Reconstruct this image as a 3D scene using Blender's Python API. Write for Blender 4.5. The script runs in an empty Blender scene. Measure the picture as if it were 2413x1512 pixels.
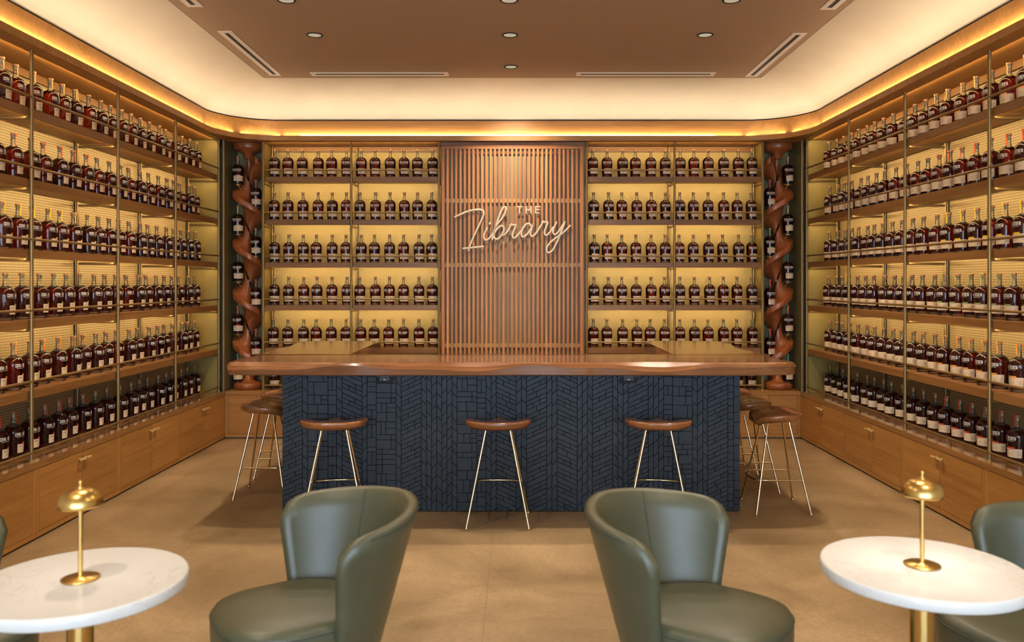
import bpy, bmesh, math, random
from mathutils import Vector, Matrix

random.seed(11)
S = bpy.context.scene
COL = S.collection
PI = math.pi

# ------------------------------------------------------------------ camera, world, exposure
F_PX, W_PX = 1940.0, 2413.0
CAM = Vector((0.0375, 0.0, 1.62))
cd = bpy.data.cameras.new('camera')
cam = bpy.data.objects.new('camera', cd)
COL.objects.link(cam)
cam.location = CAM
cam.rotation_euler = (PI / 2, 0, 0)
cd.sensor_width = 36.0
cd.lens = 36.0 * F_PX / W_PX
cd.shift_x = -10.5 / W_PX
cd.shift_y = -92.0 / W_PX
cd.clip_start = 0.05
cd.dof.use_dof = True
cd.dof.focus_distance = 7.2
cd.dof.aperture_fstop = 2.8
S.camera = cam

wd = bpy.data.worlds.new('daylight')
S.world = wd
wd.use_nodes = True
wd.node_tree.nodes['Background'].inputs[0].default_value = (0.62, 0.80, 1.0, 1)
wd.node_tree.nodes['Background'].inputs[1].default_value = 11.5

vs = S.view_settings
vs.view_transform = 'Standard'
vs.look = 'None'
vs.gamma = 1.0
vs.exposure = 0.12
vs.use_curve_mapping = False
S.cycles.use_denoising = True
S.cycles.use_adaptive_sampling = True
S.cycles.adaptive_threshold = 0.15
S.cycles.max_bounces = 5
S.cycles.diffuse_bounces = 3
S.cycles.glossy_bounces = 2
S.cycles.transmission_bounces = 2
S.cycles.transparent_max_bounces = 8
S.cycles.caustics_reflective = False
S.cycles.caustics_refractive = False
S.cycles.sample_clamp_indirect = 4.0

LED = (1.0, 0.72, 0.36)        # shelf strip colour
COVE = (1.0, 0.83, 0.60)
SPOT = (1.0, 0.83, 0.62)
E_SHELF = 1.9                  # watts per metre of shelf strip
E_SOFFIT = 1.9
E_COVE = 3.3                   # watts per metre
E_BAND = 2.6
E_DOWN = 135.0
E_WASH = 140.0


def area_light(name, loc, direction, along, length, width, energy, color, parent=None, spread=PI):
    d = bpy.data.lights.new(name, 'AREA')
    d.shape = 'RECTANGLE'
    d.size, d.size_y = length, width
    d.energy, d.color = energy, color
    d.spread = spread
    o = bpy.data.objects.new(name, d)
    COL.objects.link(o)
    z = -Vector(direction).normalized()
    x = Vector(along).normalized()
    y = z.cross(x).normalized()
    x = y.cross(z).normalized()
    m = Matrix((x, y, z)).transposed().to_4x4()
    m.translation = Vector(loc)
    if parent is not None:
        o.parent = parent
        o.matrix_parent_inverse = Matrix.Translation(-parent.location)
    o.matrix_basis = m
    return o


# ------------------------------------------------------------------ materials
def new_mat(name):
    m = bpy.data.materials.new(name)
    m.use_nodes = True
    nt = m.node_tree
    return m, nt, nt.nodes['Principled BSDF']


def setp(b, color=None, rough=None, metal=None, spec=None, coat=None, coat_rough=None):
    if color is not None:
        b.inputs['Base Color'].default_value = (*color, 1)
    if rough is not None:
        b.inputs['Roughness'].default_value = rough
    if metal is not None:
        b.inputs['Metallic'].default_value = metal
    if spec is not None:
        b.inputs['Specular IOR Level'].default_value = spec
    if coat is not None:
        b.inputs['Coat Weight'].default_value = coat
    if coat_rough is not None:
        b.inputs['Coat Roughness'].default_value = coat_rough


def ramp(nt, c1, c2, p1=0.3, p2=0.7, fac=None):
    r = nt.nodes.new('ShaderNodeValToRGB')
    r.color_ramp.elements[0].position = p1
    r.color_ramp.elements[1].position = p2
    r.color_ramp.elements[0].color = (*c1, 1)
    r.color_ramp.elements[1].color = (*c2, 1)
    if fac is not None:
        nt.links.new(fac, r.inputs[0])
    return r


def noise(nt, scale, detail=4, rough=0.55, distort=0.0, vec=None):
    n = nt.nodes.new('ShaderNodeTexNoise')
    n.inputs['Scale'].default_value = scale
    n.inputs['Detail'].default_value = detail
    n.inputs['Roughness'].default_value = rough
    n.inputs['Distortion'].default_value = distort
    if vec is not None:
        nt.links.new(vec, n.inputs['Vector'])
    return n


def objcoord(nt, scale=(1, 1, 1), rnd=False):
    t = nt.nodes.new('ShaderNodeTexCoord')
    mp = nt.nodes.new('ShaderNodeMapping')
    mp.inputs['Scale'].default_value = scale
    nt.links.new(t.outputs['Object'], mp.inputs['Vector'])
    if rnd:
        oi = nt.nodes.new('ShaderNodeObjectInfo')
        mu = nt.nodes.new('ShaderNodeMath')
        mu.operation = 'MULTIPLY'
        mu.inputs[1].default_value = 37.0
        nt.links.new(oi.outputs['Random'], mu.inputs[0])
        cb = nt.nodes.new('ShaderNodeCombineXYZ')
        for i in range(3):
            nt.links.new(mu.outputs[0], cb.inputs[i])
        nt.links.new(cb.outputs[0], mp.inputs['Location'])
    return mp.outputs[0]


def wood(name, c1, c2, axis, rough=0.42, coat=0.0, grain=55.0, vary=0.16, spec=0.4, distort=1.2):
    m, nt, b = new_mat(name)
    long_s, cross = grain * 0.035, grain
    sc = {'X': (long_s, cross, cross), 'Y': (cross, long_s, cross), 'Z': (cross, cross, long_s)}[axis]
    v = objcoord(nt, sc, rnd=True)
    n = noise(nt, 1.0, 5, 0.6, distort, v)
    sc2 = tuple(x * 0.16 for x in sc)
    n2 = noise(nt, 1.0, 2, 0.5, 2.0, objcoord(nt, sc2, rnd=True))
    mix = nt.nodes.new('ShaderNodeMath')
    mix.operation = 'MULTIPLY_ADD'
    mix.inputs[1].default_value = 0.55
    nt.links.new(n.outputs[0], mix.inputs[0])
    mm = nt.nodes.new('ShaderNodeMath')
    mm.operation = 'MULTIPLY'
    mm.inputs[1].default_value = 0.45
    nt.links.new(n2.outputs[0], mm.inputs[0])
    nt.links.new(mm.outputs[0], mix.inputs[2])
    r = ramp(nt, c1, c2, 0.34, 0.66, mix.outputs[0])
    hs = nt.nodes.new('ShaderNodeHueSaturation')
    oi = nt.nodes.new('ShaderNodeObjectInfo')
    mr = nt.nodes.new('ShaderNodeMapRange')
    mr.inputs[3].default_value = 1 - vary
    mr.inputs[4].default_value = 1 + vary
    nt.links.new(oi.outputs['Random'], mr.inputs[0])
    nt.links.new(mr.outputs[0], hs.inputs['Value'])
    nt.links.new(r.outputs[0], hs.inputs['Color'])
    nt.links.new(hs.outputs[0], b.inputs['Base Color'])
    setp(b, rough=rough, coat=coat, coat_rough=0.09, spec=spec)
    return m


def plain(name, color, rough=0.5, metal=0.0, spec=0.5, coat=0.0, bump=None, mottle=None):
    m, nt, b = new_mat(name)
    setp(b, color, rough, metal, spec, coat)
    if mottle:
        n = noise(nt, mottle[0], 5, 0.6, 0.3, objcoord(nt))
        r = ramp(nt, tuple(c * (1 - mottle[1]) for c in color), tuple(min(1, c * (1 + mottle[1])) for c in color), 0.3, 0.7, n.outputs[0])
        nt.links.new(r.outputs[0], b.inputs['Base Color'])
    if bump:
        n = noise(nt, bump[0], 3, 0.6, 0.0, objcoord(nt))
        bp = nt.nodes.new('ShaderNodeBump')
        bp.inputs['Strength'].default_value = bump[1]
        bp.inputs['Distance'].default_value = 0.002
        nt.links.new(n.outputs[0], bp.inputs['Height'])
        nt.links.new(bp.outputs[0], b.inputs['Normal'])
    return m


M = {}
OAK1, OAK2 = (0.30, 0.125, 0.026), (0.46, 0.215, 0.055)
for ax in 'XYZ':
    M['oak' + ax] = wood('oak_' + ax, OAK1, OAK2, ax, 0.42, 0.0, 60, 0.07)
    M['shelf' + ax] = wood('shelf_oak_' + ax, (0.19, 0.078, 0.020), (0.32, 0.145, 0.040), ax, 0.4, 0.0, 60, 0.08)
    M['walnut' + ax] = wood('walnut_' + ax, (0.125, 0.043, 0.016), (0.30, 0.118, 0.042), ax, 0.22, 1.0, 26, 0.05, 0.5, 2.5)
    M['slat' + ax] = wood('cherry_slat_' + ax, (0.34, 0.115, 0.028), (0.62, 0.245, 0.060), ax, 0.45, 0.0, 60, 0.22)
M['seatwood'] = wood('seat_walnut', (0.20, 0.065, 0.020), (0.42, 0.16, 0.048), 'X', 0.22, 0.5, 22, 0.08, 0.5, 2.5)
M['spiralwood'] = wood('carved_cherry', (0.17, 0.043, 0.013), (0.52, 0.150, 0.040), 'Z', 0.36, 0.15, 16, 0.05, 0.5, 3.5)
M['brass'] = plain('polished_brass', (0.83, 0.56, 0.20), 0.16, 1.0)
M['satinbrass'] = plain('satin_brass', (0.80, 0.52, 0.17), 0.28, 1.0)
M['chromebrass'] = plain('pale_brass_rod', (0.86, 0.68, 0.40), 0.13, 1.0)
M['bronze'] = plain('bronze_pipe', (0.31, 0.195, 0.072), 0.40, 0.7)
M['olive'] = plain('olive_metal_sheet', (0.27, 0.215, 0.090), 0.5, 0.3, mottle=(3.0, 0.12))
M['goldsheet'] = plain('gold_metal_sheet', (0.42, 0.305, 0.085), 0.45, 0.4, mottle=(2.0, 0.1))
M['black'] = plain('black_plastic', (0.010, 0.010, 0.011), 0.6, spec=0.25)
M['darkgap'] = plain('dark_recess', (0.012, 0.010, 0.008), 0.8)
M['ceiling'] = plain('taupe_ceiling_fabric', (0.45, 0.325, 0.21), 0.9, spec=0.1, mottle=(220.0, 0.10))
M['plaster'] = plain('cream_cove_plaster', (0.76, 0.66, 0.49), 0.85, spec=0.15, mottle=(1.6, 0.05))
M['wallpaint'] = plain('warm_white_paint', (0.62, 0.56, 0.47), 0.8, spec=0.2)
M['vent'] = plain('vent_beige_paint', (0.85, 0.74, 0.60), 0.5)
M['leather'] = plain('sage_green_leather', (0.086, 0.085, 0.047), 0.38, spec=0.6, bump=(260.0, 0.25), mottle=(6.0, 0.10))
M['piping'] = plain('dark_sage_piping', (0.060, 0.065, 0.040), 0.45)
M['signcream'] = plain('cream_sign_paint', (0.76, 0.61, 0.43), 0.55)
M['backing'] = plain('olive_brown_backing', (0.30, 0.235, 0.145), 0.7, mottle=(2.0, 0.08))
M['batten'] = plain('tan_batten', (0.50, 0.35, 0.17), 0.6)
M['cork'] = plain('stopper_wood', (0.30, 0.125, 0.045), 0.5)
M['corkplug'] = plain('pale_cork', (0.66, 0.50, 0.30), 0.7)
M['paper'] = plain('label_paper', (0.76, 0.58, 0.38), 0.7)
M['ink'] = plain('label_ink', (0.18, 0.11, 0.07), 0.7)
M['print'] = plain('bottle_white_print', (0.70, 0.64, 0.56), 0.6)
M['amp_orange'] = plain('bottle_orange_print', (0.90, 0.33, 0.03), 0.6)
M['amp_dark'] = plain('bottle_rust_print', (0.20, 0.05, 0.025), 0.6)
for nm, c in (('peach', (0.85, 0.36, 0.11)), ('vermilion', (0.80, 0.11, 0.035)), ('yellow', (0.88, 0.52, 0.02)), ('green', (0.28, 0.36, 0.13)),
              ('orange', (0.80, 0.30, 0.04)), ('red', (0.62, 0.07, 0.035)), ('pink', (0.62, 0.30, 0.22)), ('tan', (0.62, 0.42, 0.16)), ('teal', (0.10, 0.34, 0.28)), ('grey', (0.10, 0.10, 0.09))):
    M['strip_' + nm] = plain('strip_' + nm, c, 0.5)
M['toe'] = plain('grey_toe_kick', (0.20, 0.18, 0.16), 0.6)


def tile_mat():
    m, nt, b = new_mat('ink_blue_stained_wood')
    v = objcoord(nt, (38, 38, 38), rnd=True)
    n = noise(nt, 1.0, 5, 0.65, 1.5, v)
    r = ramp(nt, (0.014, 0.021, 0.030), (0.037, 0.049, 0.062), 0.3, 0.75, n.outputs[0])
    hs = nt.nodes.new('ShaderNodeHueSaturation')
    gi = nt.nodes.new('ShaderNodeNewGeometry')
    mr = nt.nodes.new('ShaderNodeMapRange')
    mr.inputs[3].default_value = 0.80
    mr.inputs[4].default_value = 1.25
    nt.links.new(gi.outputs['Random Per Island'], mr.inputs[0])
    nt.links.new(mr.outputs[0], hs.inputs['Value'])
    nt.links.new(r.outputs[0], hs.inputs['Color'])
    nt.links.new(hs.outputs[0], b.inputs['Base Color'])
    bp = nt.nodes.new('ShaderNodeBump')
    bp.inputs['Strength'].default_value = 0.35
    bp.inputs['Distance'].default_value = 0.002
    nt.links.new(n.outputs[0], bp.inputs['Height'])
    nt.links.new(bp.outputs[0], b.inputs['Normal'])
    setp(b, rough=0.55, spec=0.4)
    return m


M['tile'] = tile_mat()


def floor_mat():
    m, nt, b = new_mat('polished_concrete')
    t = nt.nodes.new('ShaderNodeTexCoord')
    v = t.outputs['Object']
    n1 = noise(nt, 0.9, 6, 0.6, 0.6, v)
    n2 = noise(nt, 38.0, 4, 0.7, 0.0, v)
    base = ramp(nt, (0.195, 0.126, 0.060), (0.44, 0.305, 0.168), 0.34, 0.68, n1.outputs[0])
    fine = ramp(nt, (0.84, 0.83, 0.81), (1.10, 1.10, 1.10), 0.3, 0.7, n2.outputs[0])
    mu = nt.nodes.new('ShaderNodeMix')
    mu.data_type = 'RGBA'
    mu.blend_type = 'MULTIPLY'
    mu.inputs[0].default_value = 1.0
    nt.links.new(base.outputs[0], mu.inputs[6])
    nt.links.new(fine.outputs[0], mu.inputs[7])
    # aggregate pits, in patches
    vo = nt.nodes.new('ShaderNodeTexVoronoi')
    vo.inputs['Scale'].default_value = 48.0
    nt.links.new(v, vo.inputs['Vector'])
    pit = ramp(nt, (1, 1, 1), (0, 0, 0), 0.15, 0.24, vo.outputs['Distance'])
    n3 = noise(nt, 0.55, 2, 0.5, 0.2, v)
    patch = ramp(nt, (0, 0, 0), (1, 1, 1), 0.42, 0.60, n3.outputs[0])
    n4 = noise(nt, 90.0, 1, 0.5, 0.0, v)
    pm = ramp(nt, (0, 0, 0), (1, 1, 1), 0.48, 0.56, n4.outputs[0])
    a = nt.nodes.new('ShaderNodeMath')
    a.operation = 'MULTIPLY'
    nt.links.new(pit.outputs[0], a.inputs[0])
    nt.links.new(patch.outputs[0], a.inputs[1])
    a2 = nt.nodes.new('ShaderNodeMath')
    a2.operation = 'MULTIPLY'
    nt.links.new(a.outputs[0], a2.inputs[0])
    nt.links.new(pm.outputs[0], a2.inputs[1])
    mx = nt.nodes.new('ShaderNodeMix')
    mx.data_type = 'RGBA'
    mx.inputs[7].default_value = (0.135, 0.083, 0.043, 1)
    nt.links.new(a2.outputs[0], mx.inputs[0])
    nt.links.new(mu.outputs[2], mx.inputs[6])
    # saw-cut joints
    sx = nt.nodes.new('ShaderNodeSeparateXYZ')
    nt.links.new(v, sx.inputs[0])
    prev = mx.outputs[2]
    for axis, at in ((0, -0.116), (1, 4.62), (0, -2.1), (1, 7.2)):
        s = nt.nodes.new('ShaderNodeMath')
        s.operation = 'SUBTRACT'
        s.inputs[1].default_value = at
        nt.links.new(sx.outputs[axis], s.inputs[0])
        ab = nt.nodes.new('ShaderNodeMath')
        ab.operation = 'ABSOLUTE'
        nt.links.new(s.outputs[0], ab.inputs[0])
        lt = nt.nodes.new('ShaderNodeMath')
        lt.operation = 'LESS_THAN'
        lt.inputs[1].default_value = 0.003
        nt.links.new(ab.outputs[0], lt.inputs[0])
        f = nt.nodes.new('ShaderNodeMath')
        f.operation = 'MULTIPLY'
        f.inputs[1].default_value = 0.35
        nt.links.new(lt.outputs[0], f.inputs[0])
        q = nt.nodes.new('ShaderNodeMix')
        q.data_type = 'RGBA'
        q.inputs[7].default_value = (0.13, 0.085, 0.05, 1)
        nt.links.new(f.outputs[0], q.inputs[0])
        nt.links.new(prev, q.inputs[6])
        prev = q.outputs[2]
    nt.links.new(prev, b.inputs['Base Color'])
    rr = ramp(nt, (0.30,) * 3, (0.40,) * 3, 0.2, 0.8, n1.outputs[0])
    nt.links.new(rr.outputs[0], b.inputs['Roughness'])
    b.inputs['Specular IOR Level'].default_value = 0.5
    return m


M['floor'] = floor_mat()


def marble_mat():
    m, nt, b = new_mat('white_quartz')
    v = objcoord(nt)
    n = noise(nt, 5.0, 6, 0.6, 1.6, v)
    s = nt.nodes.new('ShaderNodeMath')
    s.operation = 'SUBTRACT'
    s.inputs[1].default_value = 0.5
    nt.links.new(n.outputs[0], s.inputs[0])
    ab = nt.nodes.new('ShaderNodeMath')
    ab.operation = 'ABSOLUTE'
    nt.links.new(s.outputs[0], ab.inputs[0])
    vein = ramp(nt, (0.62, 0.58, 0.54), (0.80, 0.78, 0.75), 0.0, 0.012, ab.outputs[0])
    n2 = noise(nt, 3.0, 2, 0.5, 0, v)
    mk = ramp(nt, (0, 0, 0), (1, 1, 1), 0.5, 0.62, n2.outputs[0])
    mx = nt.nodes.new('ShaderNodeMix')
    mx.data_type = 'RGBA'
    mx.inputs[6].default_value = (0.80, 0.78, 0.75, 1)
    nt.links.new(mk.outputs[0], mx.inputs[0])
    nt.links.new(vein.outputs[0], mx.inputs[7])
    nt.links.new(mx.outputs[2], b.inputs['Base Color'])
    setp(b, rough=0.16, spec=0.5)
    return m


M['marble'] = marble_mat()


def perforated(name, base, dot, axis):
    """brass sheet with a square grid of painted holes, light or shade put into the dot colour; axis: the wall's horizontal axis"""
    m, nt, b = new_mat(name)
    t = nt.nodes.new('ShaderNodeTexCoord')
    sx = nt.nodes.new('ShaderNodeSeparateXYZ')
    nt.links.new(t.outputs['Object'], sx.inputs[0])
    pitch = 0.0185
    ds = []
    for i in (axis, 2):
        d = nt.nodes.new('ShaderNodeMath')
        d.operation = 'DIVIDE'
        d.inputs[1].default_value = pitch
        nt.links.new(sx.outputs[i], d.inputs[0])
        fr = nt.nodes.new('ShaderNodeMath')
        fr.operation = 'FRACT'
        nt.links.new(d.outputs[0], fr.inputs[0])
        su = nt.nodes.new('ShaderNodeMath')
        su.operation = 'SUBTRACT'
        su.inputs[1].default_value = 0.5
        nt.links.new(fr.outputs[0], su.inputs[0])
        sq = nt.nodes.new('ShaderNodeMath')
        sq.operation = 'MULTIPLY'
        nt.links.new(su.outputs[0], sq.inputs[0])
        nt.links.new(su.outputs[0], sq.inputs[1])
        ds.append(sq)
    ad = nt.nodes.new('ShaderNodeMath')
    ad.operation = 'ADD'
    nt.links.new(ds[0].outputs[0], ad.inputs[0])
    nt.links.new(ds[1].outputs[0], ad.inputs[1])
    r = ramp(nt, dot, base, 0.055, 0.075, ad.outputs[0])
    nt.links.new(r.outputs[0], b.inputs['Base Color'])
    setp(b, rough=0.5, metal=0.25, spec=0.4)
    return m


M['perfY'] = perforated('perforated_brass_painted_lit_dots', (0.40, 0.27, 0.10), (0.90, 0.76, 0.46), 1)  # pale dots: light showing through the holes, put into the colour
M['perfYd'] = perforated('perforated_brass_painted_shaded_dots', (0.52, 0.385, 0.17), (0.15, 0.10, 0.04), 1)  # dark dots: shade seen inside the holes, put into the colour
M['perfX'] = perforated('perforated_brass_painted_faint_lit_dots', (0.46, 0.315, 0.095), (0.62, 0.45, 0.16), 0)  # slightly paler dots: faint light through the holes, painted in


def emit(name, color, strength):
    m = bpy.data.materials.new(name)
    m.use_nodes = True
    nt = m.node_tree
    nt.nodes.remove(nt.nodes['Principled BSDF'])
    e = nt.nodes.new('ShaderNodeEmission')
    e.inputs[0].default_value = (*color, 1)
    e.inputs[1].default_value = strength
    nt.links.new(e.outputs[0], nt.nodes['Material Output'].inputs[0])
    try:
        m.cycles.emission_sampling = 'NONE'
    except Exception:
        pass
    return m


M['ledmesh'] = emit('led_diffuser', (1.0, 0.78, 0.42), 3.0)
M['ledline'] = emit('led_line', (1.0, 0.84, 0.52), 5.0)
M['lens'] = emit('downlight_lens', (1.0, 0.82, 0.56), 0.45)
M['bulb'] = emit('lamp_bulb', (1.0, 0.84, 0.6), 6.0)


def glassy(name, tint, diffuse, dmix, rough=0.03, vary=0.0):
    m = bpy.data.materials.new(name)
    m.use_nodes = True
    nt = m.node_tree
    nt.nodes.remove(nt.nodes['Principled BSDF'])
    tr = nt.nodes.new('ShaderNodeBsdfTransparent')
    tr.inputs[0].default_value = (*tint, 1)
    df = nt.nodes.new('ShaderNodeBsdfDiffuse')
    df.inputs[0].default_value = (*diffuse, 1)
    mx = nt.nodes.new('ShaderNodeMixShader')
    mx.inputs[0].default_value = dmix
    if vary:
        oi = nt.nodes.new('ShaderNodeObjectInfo')
        mr = nt.nodes.new('ShaderNodeMapRange')
        mr.inputs[3].default_value = max(0.0, dmix - vary)
        mr.inputs[4].default_value = min(1.0, dmix + vary)
        nt.links.new(oi.outputs['Random'], mr.inputs[0])
        nt.links.new(mr.outputs[0], mx.inputs[0])
    nt.links.new(tr.outputs[0], mx.inputs[1])
    nt.links.new(df.outputs[0], mx.inputs[2])
    gl = nt.nodes.new('ShaderNodeBsdfGlossy')
    gl.inputs['Roughness'].default_value = rough
    fr = nt.nodes.new('ShaderNodeFresnel')
    fr.inputs[0].default_value = 1.45
    m2 = nt.nodes.new('ShaderNodeMixShader')
    nt.links.new(fr.outputs[0], m2.inputs[0])
    nt.links.new(mx.outputs[0], m2.inputs[1])
    nt.links.new(gl.outputs[0], m2.inputs[2])
    nt.links.new(m2.outputs[0], nt.nodes['Material Output'].inputs[0])
    return m


M['glass'] = glassy('clear_glass', (0.90, 0.88, 0.82), (0.5, 0.45, 0.35), 0.10)
M['whiskey'] = glassy('red_brown_whiskey', (0.56, 0.15, 0.055), (0.035, 0.008, 0.005), 0.40, 0.03, 0.32)


# ------------------------------------------------------------------ mesh builder
class MB:
    def __init__(self):
        self.v, self.f, self.mi, self.sm = [], [], [], []

    def add(self, verts, faces, mi=0, smooth=False):
        o = len(self.v)
        self.v += [tuple(p) for p in verts]
        for f in faces:
            self.f.append(tuple(i + o for i in f))
            self.mi.append(mi)
            self.sm.append(smooth)
        return self

    def box(self, x0, x1, y0, y1, z0, z1, mi=0):
        x0, x1 = min(x0, x1), max(x0, x1)
        y0, y1 = min(y0, y1), max(y0, y1)
        z0, z1 = min(z0, z1), max(z0, z1)
        vs_ = [(x0, y0, z0), (x1, y0, z0), (x1, y1, z0), (x0, y1, z0), (x0, y0, z1), (x1, y0, z1), (x1, y1, z1), (x0, y1, z1)]
        return self.add(vs_, [(0, 3, 2, 1), (4, 5, 6, 7), (0, 1, 5, 4), (1, 2, 6, 5), (2, 3, 7, 6), (3, 0, 4, 7)], mi)

    def cyl(self, p0, p1, r0, r1=None, n=12, mi=0, caps=True):
        r1 = r0 if r1 is None else r1
        p0, p1 = Vector(p0), Vector(p1)
        d = (p1 - p0).normalized()
        a = d.orthogonal().normalized()
        b = d.cross(a)
        vs_ = []
        for p, r in ((p0, r0), (p1, r1)):
            for i in range(n):
                t = 2 * PI * i / n
                vs_.append(p + a * (r * math.cos(t)) + b * (r * math.sin(t)))
        self.add(vs_, [(i, (i + 1) % n, n + (i + 1) % n, n + i) for i in range(n)], mi, True)
        if caps:
            self.add(vs_[:n], [tuple(range(n - 1, -1, -1))], mi)
            self.add(vs_[n:], [tuple(range(n))], mi)
        return self

    def lathe(self, prof, n=20, c=(0, 0, 0), mi=0, cap0=False, cap1=False, smooth=True):
        vs_ = []
        for r, z in prof:
            for i in range(n):
                t = 2 * PI * i / n
                vs_.append((c[0] + r * math.cos(t), c[1] + r * math.sin(t), c[2] + z))
        fs = []
        for k in range(len(prof) - 1):
            for i in range(n):
                j = (i + 1) % n
                fs.append((k * n + i, k * n + j, (k + 1) * n + j, (k + 1) * n + i))
        self.add(vs_, fs, mi, smooth)
        if cap0:
            self.add(vs_[:n], [tuple(range(n - 1, -1, -1))], mi)
        if cap1:
            self.add(vs_[-n:], [tuple(range(n))], mi)
        return self

    def tube(self, pts, r, n=8, mi=0, flat=None, closed=False, caps=True):
        """flat: (axis vector, factor) squashes the section along that axis"""
        pts = [Vector(p) for p in pts]
        k = len(pts)
        vs_ = []
        up = None
        for i, p in enumerate(pts):
            if closed:
                d = pts[(i + 1) % k] - pts[(i - 1) % k]
            else:
                d = pts[min(i + 1, k - 1)] - pts[max(i - 1, 0)]
            d.normalize()
            if up is None:
                up = d.orthogonal().normalized()
            if flat is not None:
                b = Vector(flat[0]).normalized()
                a = d.cross(b).normalized()
                fb = flat[1]
            else:
                up = (up - d * up.dot(d)).normalized()
                a, b, fb = up, d.cross(up), 1.0
            for j in range(n):
                t = 2 * PI * j / n
                vs_.append(p + a * (r * math.cos(t)) + b * (r * fb * math.sin(t)))
        fs = []
        for i in range(k if closed else k - 1):
            i2 = (i + 1) % k
            for j in range(n):
                j2 = (j + 1) % n
                fs.append((i * n + j, i * n + j2, i2 * n + j2, i2 * n + j))
        self.add(vs_, fs, mi, True)
        if caps and not closed:
            self.add(vs_[:n], [tuple(range(n - 1, -1, -1))], mi)
            self.add(vs_[-n:], [tuple(range(n))], mi)
        return self

    def grid(self, rows, mi=0, smooth=True, closed_u=False):
        nu = len(rows[0])
        vs_ = [p for r in rows for p in r]
        fs = []
        for i in range(len(rows) - 1):
            for j in range(nu if closed_u else nu - 1):
                j2 = (j + 1) % nu
                fs.append((i * nu + j, i * nu + j2, (i + 1) * nu + j2, (i + 1) * nu + j))
        return self.add(vs_, fs, mi, smooth)

    def mesh(self, name, mats):
        me = bpy.data.meshes.new(name)
        me.from_pydata(self.v, [], self.f)
        for m in (mats if isinstance(mats, (list, tuple)) else [mats]):
            me.materials.append(m)
        me.polygons.foreach_set('material_index', self.mi)
        me.polygons.foreach_set('use_smooth', self.sm)
        me.update()
        return me


def fix_normals(me):
    bm = bmesh.new()
    bm.from_mesh(me)
    bmesh.ops.remove_doubles(bm, verts=bm.verts, dist=1e-5)
    bmesh.ops.recalc_face_normals(bm, faces=bm.faces)
    bm.to_mesh(me)
    bm.free()
    return me


def world_of(o):
    b = Matrix.LocRotScale(o.location, o.rotation_euler, o.scale)
    return b if o.parent is None else world_of(o.parent) @ o.matrix_parent_inverse @ b


def obj(name, me, parent=None, local=False):
    """local: the mesh is in the parent's own space; else it is in world space"""
    o = bpy.data.objects.new(name, me)
    COL.objects.link(o)
    if parent is not None:
        o.parent = parent
        if not local:
            o.matrix_parent_inverse = world_of(parent).inverted()
    return o


def tag(o, label, cat, group=None):
    o['label'] = label
    o['category'] = cat
    if group:
        o['group'] = group
    return o


def thing(name, label, cat, loc=(0, 0, 0), rz=0.0, group=None):
    o = bpy.data.objects.new(name, None)
    o.empty_display_size = 0.1
    COL.objects.link(o)
    o.location = loc
    o.rotation_euler = (0, 0, rz)
    return tag(o, label, cat, group)


def struct(name, me):
    o = obj(name, me)
    o['kind'] = 'structure'
    return o


def bx(x0, x1, y0, y1, z0, z1):
    return MB().box(x0, x1, y0, y1, z0, z1)


ORD = ['first', 'second', 'third', 'fourth', 'fifth', 'sixth', 'seventh', 'eighth', 'ninth', 'tenth', 'eleventh', 'twelfth', 'thirteenth',
       'fourteenth', 'fifteenth', 'sixteenth', 'seventeenth', 'eighteenth', 'nineteenth', 'twentieth', 'twenty-first', 'twenty-second']

# ------------------------------------------------------------------ room shell
ZC = 3.60
YF = -3.6
struct('floor', bx(-3.7, 3.7, YF - 0.3, 9.3, -0.12, 0).mesh('floor', M['floor']))
struct('ceiling', bx(-3.45, 3.45, YF, 9.05, ZC, ZC + 0.1).mesh('ceiling', M['ceiling']))
struct('wall_left', bx(-3.62, -3.42, YF, 9.2, 0, ZC).mesh('wall_left', M['wallpaint']))
struct('wall_right', bx(3.42, 3.62, YF, 9.2, 0, ZC).mesh('wall_right', M['wallpaint']))
struct('wall_back', bx(-3.62, 3.62, 9.0, 9.2, 0, ZC).mesh('wall_back', M['wallpaint']))
wf = MB()
WINS = [(-2.9, -1.1), (-0.9, 0.9), (1.1, 2.9)]
wf.box(-3.62, 3.62, YF - 0.2, YF, 0, 0.25)
wf.box(-3.62, 3.62, YF - 0.2, YF, 2.95, ZC)
edges = [-3.62] + [e for w in WINS for e in w] + [3.62]
for i in range(0, len(edges), 2):
    wf.box(edges[i], edges[i + 1], YF - 0.2, YF, 0.25, 2.95)
struct('wall_front', wf.mesh('wall_front', M['wallpaint']))
for i, (a, b) in enumerate(WINS):
    fr = MB()
    for x0, x1, z0, z1 in ((a, b, 0.25, 0.31), (a, b, 2.89, 2.95), (a, a + 0.06, 0.31, 2.89), (b - 0.06, b, 0.31, 2.89), ((a + b) / 2 - 0.025, (a + b) / 2 + 0.025, 0.31, 2.89)):
        fr.box(x0, x1, YF - 0.14, YF - 0.06, z0, z1)
    struct('window_%d' % (i + 1), fr.mesh('window_frame', M['black']))
    p = area_light('window_portal', ((a + b) / 2, YF - 0.02, 1.6), (0, 1, 0), (1, 0, 0), b - a, 2.7, 1, (1, 1, 1))
    p.data.cycles.is_portal = True

# cornice path: U along left wall, round corner, back wall, round corner, right wall
XM, YM, RC = 2.945, 8.52, 0.56


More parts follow.
